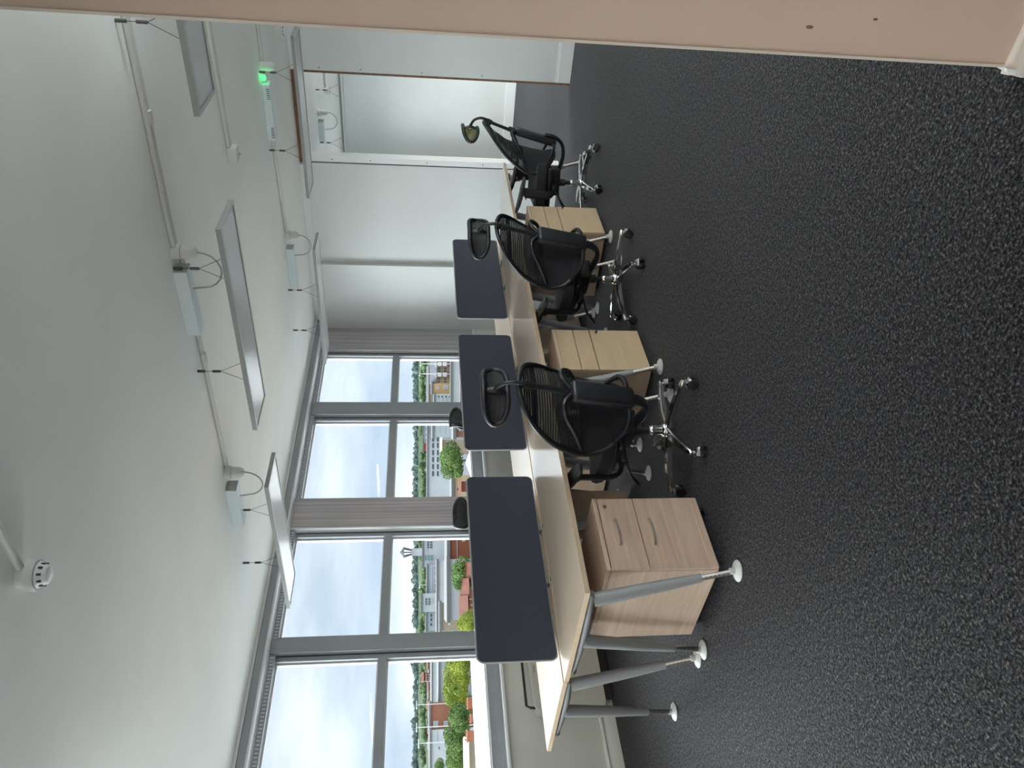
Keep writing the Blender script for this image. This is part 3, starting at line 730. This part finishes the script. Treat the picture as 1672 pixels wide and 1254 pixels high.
# emergency driver with green indicator
t = thing('emergency_driver', 'long vented white driver box with a green indicator light near the opening', 'driver box', (-2.42, 6.44, CZ), 0)
obj('driver_box', MB().rbox(-.25, .22, -.05, .05, -.062, -.0005, .004, 1), M['gearbox'], t)
sl = MB()
for i in range(6): sl.box(.10+i*.016, .105+i*.016, -.0515, -.0500, -.058, -.035); sl.box(-.22+i*.016, -.215+i*.016, -.0515, -.0500, -.058, -.035)
obj('vent_slots', sl, M['greydark'], t)
obj('indicator', MB().lathe([(.002, -.040), (.020, -.034), (.024, -.022), (.024, -.010)], 14, Matrix.Translation((.262, -.02, 0))), M['green'], t, True)
obj('rose_plug', MB().lathe([(.010, -.115), (.024, -.108), (.036, -.085), (.036, -.0005)], 18, Matrix.Translation((.34, .02, 0))), M['pvc'], t, True)
ld = bpy.data.lights.new('indicator_glow', 'POINT'); ld.energy = .08; ld.color = (.1, 1, .3); ld.shadow_soft_size = .02
lo = bpy.data.objects.new('indicator_glow', ld); lo.location = (-2.13, 6.38, CZ-.05); COL.objects.link(lo)

# surface conduits on the ceiling
def conduit(p0, p1, label, couple=(), pair=False):
    t = thing('conduit', label, 'conduit', p0, 0, 'white ceiling conduits')
    d = Vector(p1)-Vector(p0); n_ = Vector((-d.y, d.x, 0)).normalized()
    for k in ((-.017, .017) if pair else (0,)):
        obj('pipe', MB().cyl(n_*k+Vector((0, 0, -.013)), d+n_*k+Vector((0, 0, -.013)), .0135, n=12), M['pvc'], t, True)
    for c_ in couple:
        q = d*c_; e = d.normalized()
        obj('coupler', MB().cyl(q-e*.03+Vector((0, 0, -.016)), q+e*.03+Vector((0, 0, -.016)), .019 if not pair else .024, n=14), M['pvc'], t, True)
    return t
conduit((-.3, 3.70, CZ), (-2.09, 3.625, CZ), 'white ceiling conduit running from the beige wall to the central lamp', (.633,), True)
conduit((-2.17, 3.70, CZ), (-3.765, 3.66, CZ), 'white ceiling conduit between the central and the window side lamp', (.44,))
conduit((.5, 4.97, CZ), (-2.15, 5.04, CZ), 'white twin ceiling conduit ending at the square switch box', (), True)
conduit((.5, 6.50, CZ), (-2.04, 6.47, CZ), 'thin ceiling conduit reaching the green lit driver', ())
conduit((-2.68, 6.50, CZ), (-3.64, 6.62, CZ), 'thin ceiling conduit between the opening lamp and the far corner lamp', (.05,))
conduit((.3, 1.60, CZ), (-2.13, 1.625, CZ), 'white ceiling conduit leading to the nearest smoke detector', (), False)
conduit((-.2, 7.24, CZ), (-1.99, 7.26, CZ), 'white ceiling conduit leading to the farther smoke detector', ())
conduit((-2.6, 10.4, CZ), (-3.58, 10.4, CZ), 'ceiling conduit in the room beyond the opening', ())
sb = thing('switch_box', 'square white box on the ceiling at the end of the twin conduit', 'junction box', (-2.205, 5.045, CZ), 0)
obj('box_body', MB().rbox(-.05, .05, -.045, .045, -.062, -.0005, .003, 1), M['pvc'], sb)
obj('box_knob', MB().lathe([(.004, -.078), (.011, -.074), (.012, -.063)], 12), M['pvcgrey'], sb, True)
def smoke(x, y, label):
    t = thing('smoke_detector', label, 'smoke detector', (x, y, CZ), 0, 'ceiling smoke detectors')
    obj('mounting_box', MB().lathe([(.040, -.030), (.041, -.0005)], 22), M['pvc'], t, True)
    obj('detector_base', MB().lathe([(.050, -.060), (.054, -.055), (.054, -.032), (.050, -.031)], 26), M['pvc'], t, True)
    hd = obj('detector_head', MB().lathe([(.008, -.093), (.024, -.092), (.032, -.085), (.036, -.070), (.044, -.061)], 26), M['trimwhite'], t, True)
    s_ = MB()
    for k in range(10):
        a = 2*PI*k/10; s_.box(.0345, .0385, -.0035, .0035, -.080, -.064, Matrix.Rotation(a, 4, 'Z'))
    obj('vent_slots', s_, M['greydark'], hd)
smoke(-2.165, 1.625, 'round white smoke detector at the edge of the ceiling nearest the camera')
smoke(-2.03, 7.26, 'round white smoke detector on the ceiling by the beige wall edge, above the far wall')
smoke(-3.62, 10.4, 'small round smoke detector on the ceiling of the room beyond the opening')

# ------------------------------------------------------------------ the town outside, seen from an upper floor
def bearing(X, Y):
    """unit bearing on the ground plane and slope of a surveyed sight line"""
    d = FW*1245.125 + RT*((1254-Y)-627) + DN*(X-836)
    h = math.hypot(d.x, d.y)
    return Vector((d.x/h, d.y/h, 0)), d.z/h
GZ = -17.0
def ext(name, c, v=.08, rough=.8, sc_=.25):
    m = mat(name, c, rough, spec=.2)
    return add_noise(m, sc_, [(.3, tuple(x*(1-v) for x in c)), (.7, tuple(x*(1+v) for x in c))])
E_ = {'kerb': ext('roof_kerb_grey', (.15, .16, .17)), 'tile': ext('red_roof_tiles', (.115, .036, .02), .25, sc_=1.5), 'white': ext('town_white', (.46, .49, .53)), 'pale': ext('town_pale_grey', (.38, .42, .48)), 'cream': ext('town_cream', (.50, .44, .30)),
      'orange': ext('town_orange_render', (.52, .34, .17)), 'brick': ext('town_brick', (.30, .13, .085), .15), 'terracotta': ext('terracotta', (.23, .085, .05), .2),
      'slate': ext('town_slate', (.10, .105, .125)), 'mauve': ext('town_mauve', (.20, .10, .12)), 'pink': ext('town_pink', (.38, .24, .23), .2),
      'tan': ext('town_tan', (.30, .25, .19)), 'win': mat('town_window', (.05, .07, .09), .2), 'winpale': mat('town_window_pale', (.36, .42, .46), .3),
      'green': mat('town_green_glass', (.10, .26, .24), .2), 'red': ext('town_red', (.38, .07, .05)), 'bright': ext('white_roof_membrane', (.70, .72, .74), .04)}
gm = mat('town_ground', (.2, .24, .16), .95, spec=.1)
add_noise(gm, .02, [(.35, (.09, .13, .06)), (.5, (.22, .23, .20)), (.62, (.33, .33, .33))])
gnd = MB(); N = 48
gnd.prism([(-9-1600*0, -900), (-9, 900), (-1500, 1500), (-1500, -900)], GZ-1, GZ)
struct('ground', gnd, gm)
def building(label, Y0, Y1, X0, X1, D, depth, m, wins=None, wm='win', roof=None, group=None, wsize=None, base=True, cat='building'):
    """front face between two bearings at distance D; X0 roof line, X1 lowest visible wall line"""
    b0, _ = bearing(X0, Y0); b1, _ = bearing(X0, Y1); bc, s0 = bearing(X0, (Y0+Y1)/2); _, s1 = bearing(X1, (Y0+Y1)/2)
    n_ = Vector((bc.x, bc.y, 0)); lat = Vector((-bc.y, bc.x, 0))
    t0 = D*(b0.dot(lat)/b0.dot(n_)); t1 = D*(b1.dot(lat)/b1.dot(n_)); hw = abs(t0-t1)/2
    zt = H+D*s0; zl = H+D*s1
    t = thing('building', label, cat, (bc.x*D, bc.y*D, GZ), math.atan2(bc.y, bc.x), group)
    hgt = zt-GZ; low = zl-GZ if not base else 0
    obj('wall', MB().box(0, depth, -hw, hw, low, hgt), E_[m], t)
    sgn = 1 if t0 > t1 else -1   # lateral sign of Y0 side
    def lt(Y):
        b_, _ = bearing(X0, Y); return D*(b_.dot(lat)/b_.dot(n_))
    def zz(X):
        _, s_ = bearing(X, (Y0+Y1)/2); return H+D*s_-GZ
    if roof:
        rt, rx = roof
        rz = zz(rx)
        obj('roof', MB().add([(-.6, -hw-.5, hgt), (-.6, hw+.5, hgt), (depth*.5, hw+.5, rz), (depth*.5, -hw-.5, rz), (depth+.6, -hw-.5, hgt), (depth+.6, hw+.5, hgt)],
            [(0, 1, 2, 3), (3, 2, 5, 4), (0, 3, 4), (1, 5, 2), (0, 4, 5, 1)]), E_[rt], t)
    else:
        obj('parapet', MB().box(-.35, depth+.35, -hw-.35, hw+.35, hgt, hgt+.5), E_['kerb'], t)
    for (wy, wx, sy, sx, wmm) in (wins or []):
        y = lt(wy); z0 = zz(wx+sx/2); z1 = zz(wx-sx/2); k = D/1245.0*sy/2*1.15
        fr = obj('window', MB().box(-.12, .02, y-k, y+k, z0, z1), E_['white'], t)
        obj('pane', MB().box(-.16, -.12, y-k*.8, y+k*.8, z0+(z1-z0)*.12, z1-(z1-z0)*.12), E_[wmm], fr)
    return t, lt, zz, hw, hgt
def grid(Ys, Xs, sy, sx, wm='win'): return [(y, x, sy, sx, wm) for x in Xs for y in Ys]
# -- through the farthest window
t, lt, zz, hw, hg = building('cream terrace with slate roof and two mauve gabled bays, past the farthest window', 573, 626, 712.5, 740, 230, 12, 'cream',
    grid((579, 587.5, 602, 605.5, 619, 623), (717, 727), 2.4, 4.5, 'win'), roof=('slate', 702))
for Yb in (594.5, 611.5):
    y = lt(Yb)
    bay = obj('bay', MB().box(-1.6, .0, y-.85, y+.85, 0, zz(713)), E_['mauve'], t)
    for xa in (717.5, 726): obj('bay_window', MB().box(-1.72, -1.6, y-.6, y+.6, zz(xa+3.4), zz(xa-3.4)), E_['bright'], bay)
    obj('gable', MB().prism([(y-1.2, zz(713)), (y+1.2, zz(713)), (y, zz(709))], -1.8, .3, Matrix(((0, 0, 1, 0), (1, 0, 0, 0), (0, 1, 0, 0), (0, 0, 0, 1)))), E_['white'], t)
building('orange rendered block with grey sash windows beside the cream terrace', 626, 642.5, 707, 741, 226, 11, 'orange', [(632, 728, 6, 8, 'winpale'), (633, 715, 5, 5, 'winpale')])
building('narrow white block with small windows at the edge of the farthest window', 643, 656, 711, 742, 222, 11, 'white', grid((647.5,), (716, 722, 728, 734), 3, 3)+grid((653,), (716, 722, 728, 734), 3, 3, 'winpale'))
building('low brown roofed houses between the orange block and the trees', 600, 660, 700, 708, 270, 9, 'tan', None, roof=('slate', 696))
building('long pale retaining wall along the railway', 560, 676, 739, 756, 170, 2, 'white', None, base=False, cat='wall')
building('long white parapet wall below the cream terrace', 560, 700, 757, 775, 105, 1.2, 'bright', None, base=False, cat='wall')
# -- second window
building('tall pale office with ribbed glass front, seen left of the mullion headrest', 676, 714, 709, 746, 195, 16, 'pale', grid((681, 689, 697, 705), (715, 724, 733), 6.6, 7.4, 'winpale'))
building('green glazed upper storey above the pale office', 672, 694, 691, 709, 240, 14, 'winpale', grid((680, 688), (697, 703), 4, 4, 'green'))
building('white block with three dark windows under the tree line', 694.5, 724, 692.5, 700, 250, 12, 'white', grid((700.5, 710, 718.5), (696.5,), 4, 3), base=True)
building('small red clad plant room beside the white block', 724, 737, 692, 699.5, 249, 9, 'red')
building('long white office with two rows of six dark windows', 690, 818, 700, 742, 212, 18, 'white', grid((717, 727.5, 739, 750.5, 762, 773.5), (707, 714.8), 8.8, 4.0)+[(692, 705, 6, 4, 'winpale'), (701, 705, 6, 4, 'winpale')])
building('cream low building with a pitched roof in front of the long white office', 718, 742, 722, 760, 160, 10, 'tan', None, roof=('tan', 719))
building('small brick house below the pale office', 698, 714, 745, 770, 120, 7, 'brick', [(702, 750, 2.5, 4, 'win'), (709, 750, 2.5, 4, 'win')])
building('small yellow house next to the brick house', 688, 697.5, 748, 770, 119, 7, 'cream')
building('cream house with one dark window beyond the big tree', 776, 812, 742, 772, 128, 8, 'cream', [(799, 748, 4, 5, 'win')])
building('orange tiled outbuilding beside the cream house', 786, 803, 753, 775, 100, 6, 'terracotta', None, roof=('tile', 750))
t = thing('turret_roof', 'pale conical turret roof below the big tree', 'roof', (0, 0, 0)); b_, s_ = bearing(775, 755); t.location = (b_.x*80, b_.y*80, GZ)
obj('turret_wall', MB().lathe([(2.3, 0), (2.3, H+80*bearing(776, 755)[1]-GZ)], 16), E_['pale'], t)
obj('turret_cone', MB().lathe([(2.6, H+80*bearing(775, 755)[1]-GZ), (.05, H+80*bearing(760, 755)[1]-GZ)], 16), E_['winpale'], t)
# -- third window
b_, _ = bearing(680, 901.5); D = 300
t = thing('clock_tower', 'pale tower topped by an open pointed lantern, standing above the skyline', 'tower', (b_.x*D, b_.y*D, GZ), math.atan2(b_.y, b_.x))
zf = lambda X: H+D*bearing(X, 901)[1]-GZ
obj('shaft', MB().box(0, 2.6, -1.4, 1.4, 0, zf(672)), E_['white'], t)
ln = obj('lantern_cap', MB().lathe([(1.9, zf(659.5)), (2.0, zf(659)), (.05, zf(653))], 8), E_['slate'], t)
cg = MB()
for k in range(8):
    a = 2*PI*k/8; cg.cyl((.9*math.cos(a), .9*math.sin(a), zf(672)), (1.8*math.cos(a), 1.8*math.sin(a), zf(659)), .22, n=6)
obj('lantern_posts', cg, E_['slate'], t)
building('white office with green glass stair window beside the tower', 871, 926, 692, 722, 235, 16, 'white', grid((875, 880), (711, 716), 3.5, 4, 'green')+grid((886, 890, 894), (699, 704), 3, 4)+grid((908.5, 913), (695, 700, 705), 4, 4, 'green')+[(900, 696, 5, 6, 'winpale')])
building('long grey car park block with dark openings, in the third window', 922, 969, 699.5, 722, 225, 16, 'pale', grid((928, 937, 946, 955, 964), (705,), 7, 2.6, 'winpale')+grid((928, 937, 949, 957, 964.5), (711.5,), 6, 3.2))
building('white rendered block with a grid of small dark windows, in the third window', 969, 999.5, 690, 722, 220, 14, 'white', grid((978.5, 982.5, 986.5), (696, 701), 3, 3.6)+grid((979, 984), (706,), 3, 3, 'winpale'))
building('pale long shed beside the rendered block', 999.5, 1030, 698, 722, 222, 12, 'pale', grid((1005, 1012, 1020), (704,), 5, 4))
building('long white blank wall behind the round tree', 915, 1030, 716.5, 740, 165, 8, 'white', None)
building('flat tan roof unit on the white wall', 984, 1030, 721.5, 731, 150, 5, 'tan', [(1000, 733.5, 34, 3, 'win')], base=True)
building('terracotta brick building with white cornice, left of the round tree', 871, 913, 735, 780, 118, 12, 'terracotta', [(892, 746.5, 38, 1.2, 'winpale'), (883, 757, 3, 5, 'winpale')])
building('pale blue flat roofed hall behind the round tree', 913, 1012, 735, 780, 114, 12, 'pale', None)
for i, (a, b2, xt) in enumerate(((925, 950, 757), (951, 978, 753.5), (979, 1008, 752))):
    building(('red tiled house roof, left of three below the round tree', 'red tiled house roof, middle of three below the round tree', 'red tiled house roof beside the yellow tree')[i], a, b2, xt+12, xt+26, 92, 8, 'brick', [(a+9, xt+18, 2.5, 3, 'winpale')], roof=('tile', xt), group='red roofed houses')
# -- nearest window
hs_ = ['pink', 'cream', 'pink', 'brick', 'cream', 'pink', 'orange', 'pink', 'tan', 'pink', 'brick', 'pink', 'cream', 'pink']
ORD = ('first', 'second', 'third', 'fourth', 'fifth', 'sixth', 'seventh', 'eighth', 'ninth', 'tenth', 'eleventh', 'twelfth', 'thirteenth', 'fourteenth')
rng = random.Random(3); y = 1056
for i in range(14):
    w_ = rng.uniform(10, 15.5); xt = 697+rng.uniform(-1, 1.5)+(1.5 if i > 8 else 0)
    t = building('distant %s terraced house, %s from the left frame edge in the far street' % ({'pink': 'pink', 'cream': 'cream', 'brick': 'brick red', 'orange': 'orange', 'tan': 'tan'}[hs_[i]], ORD[13-i]), y, y+w_*.92, xt+2.5, 712, 400, 9, hs_[i], [(y+w_*.3, xt+5.5, 2.2, 2.2, 'win'), (y+w_*.65, xt+5.5, 2.2, 2.2, 'win')], roof=('tile' if i % 3 else 'slate', xt), group='distant terraced houses')[0]
    y += w_
building('tall orange brick gabled villa standing above the distant street', 1099, 1113, 692, 712, 380, 8, 'terracotta', grid((1102, 1106.5, 1110.5), (696, 701), 2, 2.4, 'winpale'), roof=('tile', 687.5))
building('large flat white warehouse in the nearest window', 1056, 1146, 707, 740, 270, 30, 'white', grid((1070, 1085, 1100, 1115), (713,), 9, 2, 'winpale'))
building('lower white warehouse with a grey shadow band', 1056, 1150, 719, 745, 205, 20, 'pale', grid((1090,), (724,), 50, 2, 'winpale'))
building('long brick mill with paired windows, left of the white industrial shed', 1146.5, 1191, 704, 735, 200, 14, 'brick', [(1183, 711.5, 8, 8, 'winpale'), (1183, 728, 7, 7, 'winpale')])
building('white industrial shed with one small dark window', 1191.5, 1262, 705, 735, 192, 16, 'white', [(1222, 717, 4, 2, 'win'), (1204, 714, 16, 1.5, 'winpale')])
t, lt, zz, hw, hg = building('nearest house with a tan roof and tall chimney stack, just past the trees', 1208, 1290, 766, 800, 80, 10, 'tan', None, roof=('tan', 763))
for i, (ya, yb, xa) in enumerate(((1142, 1156, 759), (1168, 1179, 764), (1195, 1210, 758))):
    b_, _ = bearing(xa, (ya+yb)/2); D = 60; wd = D*(yb-ya)/1245*1.0
    t = thing('chimney_stack', ('red brick chimney stack, leftmost in the row before the white roof', 'small red brick chimney stack, middle of the row', 'red brick chimney stack beside the tan roof')[i], 'chimney', (b_.x*D, b_.y*D, GZ), math.atan2(b_.y, b_.x), 'red chimney stacks')
    zt = H+D*bearing(xa+3.5, ya)[1]-GZ
    obj('stack', MB().box(-wd*.4, wd*.4, -wd/2, wd/2, 0, zt-.08), E_['terracotta'], t)
    obj('cap', MB().box(-wd*.48, wd*.48, -wd*.58, wd*.58, zt-.08, zt), E_['brick'], t)
    for k in (-1, 0, 1): obj('chimney_pot', MB().lathe([(.045, zt), (.035, zt+.13)], 10, Matrix.Translation((0, k*wd*.32, 0))), E_['terracotta'], t)
# own lower roof right outside the windows
rf = thing('lower_roof', 'flat white membrane roof of the lower wing just outside the windows', 'roof', (-30, 2, GZ))
obj('roof_deck', MB().box(-19.5, 19.5, -60, 27, 0, 14.85), E_['bright'], rf)
obj('roof_kerb', MB().box(-19.8, -19.5, -60, 27, 14.2, 14.92), E_['bright'], rf)
obj('roof_hatch', MB().box(-2, 1, 7.0, 11.0, 14.85, 15.25), E_['white'], rf)
obj('roof_joint', MB().box(-19.4, 19.4, 12.5, 12.7, 14.851, 14.90).box(-8, -7.8, -60, 12.4, 14.851, 14.90), E_['pale'], rf)

# trees: crowns of real leaf clumps on blobs
def leafmat(name, a, b_, c_):
    m = mat(name, b_, .8, spec=.15)
    return add_noise(m, .9, [(.3, a), (.5, b_), (.7, c_)], detail=3)
LM = {'dark': leafmat('dark_foliage', (.035, .075, .055), (.06, .11, .075), (.10, .16, .10)), 'green': leafmat('green_foliage', (.06, .12, .04), (.13, .22, .07), (.22, .31, .11)),
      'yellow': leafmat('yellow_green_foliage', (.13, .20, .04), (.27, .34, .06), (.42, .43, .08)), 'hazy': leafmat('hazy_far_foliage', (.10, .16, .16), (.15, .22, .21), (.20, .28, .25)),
      'far': leafmat('far_green_foliage', (.12, .20, .12), (.18, .27, .14), (.26, .35, .18)), 'bark': mat('bark', (.12, .09, .07), .9)}
def crown_mesh(name, seed, n, leaf, m, lobes=7, squash=1.0):
    rng = random.Random(seed); mb = MB()
    blobs = [(0, 0, 0, .72)]
    for i in range(lobes):
        a = rng.uniform(0, 2*PI); el = rng.uniform(-.5, 1.2); r_ = rng.uniform(.38, .55)
        blobs.append((.55*math.cos(a)*math.cos(el), .55*math.sin(a)*math.cos(el), .55*math.sin(el)*squash, r_))
    for i in range(n):
        bx, by, bz, br = blobs[rng.randrange(len(blobs))]
        v = Vector((rng.gauss(0, 1), rng.gauss(0, 1), rng.gauss(0, 1))).normalized()
        c_ = Vector((bx, by, bz))+v*br*rng.uniform(.82, 1.03)
        e1 = (v.cross(Vector((rng.gauss(0, 1), rng.gauss(0, 1), rng.gauss(0, 1)))).normalized()+v*rng.uniform(-.5, .5)).normalized(); e2 = v.cross(e1).normalized()
        s_ = leaf*rng.uniform(.6, 1.3)
        mb.add([c_-e1*s_, c_-e2*s_*.6+v*s_*.3, c_+e1*s_, c_+e2*s_*.6+v*s_*.3], [(0, 1, 2, 3)])
    me = bpy.data.meshes.new(name); me.from_pydata([tuple(v) for v in mb.v], [], mb.f); me.update(); me.materials.append(m)
    return me
CR = {}
for k_, nn, lf in (('dark', 1500, .11), ('green', 5200, .062), ('yellow', 5200, .062), ('hazy', 420, .17), ('far', 700, .14)):
    for s_ in range(2): CR[k_, s_] = crown_mesh('crown', 11*s_+len(k_), nn, lf, LM[k_])
trunkm = mesh_of('trunk', MB().tube([(0, 0, 0), (.02, 0, .5), (0, 0, 1)], [.06, .045, .03], 8), LM['bark'], True)
core = {k_: mesh_of('crown_core', MB().lathe([(.05, -.62), (.42, -.45), (.62, 0), (.5, .42), (.1, .68)], 10), LM[k_], True) for k_ in ('dark', 'green', 'yellow', 'hazy', 'far')}
def tree(label, X, Y, r, D, kind, seed=0, group=None, rv=None):
    b_, s_ = bearing(X, Y); R = r*D/1245.0; RV = (rv or r)*D/1245.0
    zc = H+D*s_
    t = thing('tree', label, 'tree', (b_.x*D, b_.y*D, GZ), 0, group)
    o = inst('crown', CR[kind, seed % 2], t, (0, 0, zc-GZ), (0, 0, seed*1.3)); o.scale = (R, R, RV)
    k_ = inst('inner_foliage', core[kind], t, (0, 0, zc-GZ)); k_.scale = (R*.9, R*.9, RV*.9)
    q = inst('trunk', trunkm, t); q.scale = (R*1.2, R*1.2, max(1, zc-GZ-RV*.2))
    return t
tree('large leafy green tree filling the lower middle of the second window', 741, 752, 33, 108, 'green', 0, rv=24)
tree('round bright green tree in the third window beside the terracotta building', 755, 937, 26, 96, 'green', 1, rv=24)
tree('yellow green tree at the lower right of the third window, by the red roofs', 764, 1014, 20, 88, 'yellow', 0)
ym = [(752, 1075, 24, 'yellow', 'yellow green tree beside the mullion, leftmost of the tree belt'), (750, 1106, 25, 'yellow', 'yellow green tree, second in the belt before the white roof'),
      (748, 1138, 24, 'yellow', 'yellow topped tree in the middle of the belt, above the leftmost chimney'), (752, 1170, 23, 'green', 'green tree in the belt below the brick mill'),
      (752, 1204, 23, 'green', 'darker green tree in the belt above the tan roofed house'), (748, 1238, 24, 'green', 'green tree at the left frame edge of the belt')]
for i, (X, Y, r_, k_, lb) in enumerate(ym): tree(lb, X, Y, r_, 92+4*(i % 3), k_, i, 'tree belt before the white roof', rv=26)
tree('thin tree in front of the white industrial shed', 718, 1252, 11, 120, 'green', 1)
for i, (X, Y, r_) in enumerate(((692, 583, 9), (694, 598, 8), (691, 613, 9), (692, 630, 8.5), (692, 648, 9), (692, 684, 8), (692, 697, 7), (690, 712, 7), (691, 745, 7), (692, 760, 6.5), (694, 775, 6), (693, 790, 6.5), (693, 806, 6), (696, 920, 5), (694, 955, 6), (692, 1008, 7), (690, 1018, 6), (694, 1070, 6), (691, 1093, 6), (690, 1125, 6), (694, 1160, 5), (697, 1215, 5), (695, 1240, 5), (686, 883, 7))+tuple((690+(k*37 % 9), 566+k*7.3, 5+(k*13 % 4)) for k in range(94) if not (81 <= (k*7.3+566-575)/1 < 102 or 812 < 566+k*7.3 < 872 or 1027 < 566+k*7.3 < 1056))):
    tree('mid green tree in the wooded slope below the skyline', X-1, Y, r_+1.5, 430+(i % 4)*9, 'far', i, 'trees on the wooded slope', rv=r_*.9)
rng = random.Random(5); y = 566; i = 0
while y < 1262:
    if not (656 < y < 676 or 815 < y < 870 or 1027 < y < 1056):
        r_ = rng.uniform(5.5, 8.8); tree('hazy blue green tree on the distant ridge line', 680.5+rng.uniform(-1.2, 1.5), y, r_, 640+rng.uniform(-12, 12), 'hazy', i, 'ridge line trees', rv=r_*rng.uniform(.7, 1.15))
    i += 1; y += rng.uniform(4.5, 8)
# the ridge itself
hv = []; hf = []; K = 60
for i in range(K+1):
    Y = 520+i*(1320-520)/K; a, _ = bearing(690, Y)
    for (D, X) in ((300, None), (420, 699), (560, 688), (660, 681), (900, 678.5)):
        z = GZ if X is None else H+D*bearing(X, Y)[1]+noise.noise(Vector((i*.35, D*.01, 0)))*1.5
        hv.append((a.x*D, a.y*D, z))
hf = [(i*5+k, (i+1)*5+k, (i+1)*5+k+1, i*5+k+1) for i in range(K) for k in range(4)]
hm_ = mat('wooded_hillside', (.1, .15, .09), .9, spec=.1)
add_noise(hm_, .035, [(.38, (.012, .026, .022)), (.5, (.03, .055, .028)), (.62, (.07, .105, .042))], detail=8, rough=.7)
struct('hills', MB().add(hv, hf), hm_)
# street light poles
for i, (Y, X0, X1, D) in enumerate(((594, 687, 712, 228), (610.5, 686, 712, 228), (1150, 681, 704, 199), (1187, 681, 706, 190), (1213, 684, 706, 191), (1112.5, 682, 692, 378), (955, 686, 699, 226))):
    b_, _ = bearing(700, Y)
    t = thing('lamp_post', ('white mast above the right gabled bay of the cream terrace', 'white mast above the left gabled bay of the cream terrace', 'white mast at the right end of the brick mill', 'tall white mast at the left end of the brick mill',
        'white mast above the middle of the white industrial shed', 'small white mast beside the tall orange villa', 'white mast behind the long grey car park')[i], 'lamp post', (b_.x*D, b_.y*D, GZ), 0, 'white floodlight masts')
    zt = H+D*bearing(X0, Y)[1]-GZ
    obj('pole', MB().cyl((0, 0, 0), (0, 0, zt), .13, .09, 8), E_['bright'], t)
    obj('lamp_head', MB().box(-.35, .35, -.9, .9, zt, zt+.22), E_['bright'], t)
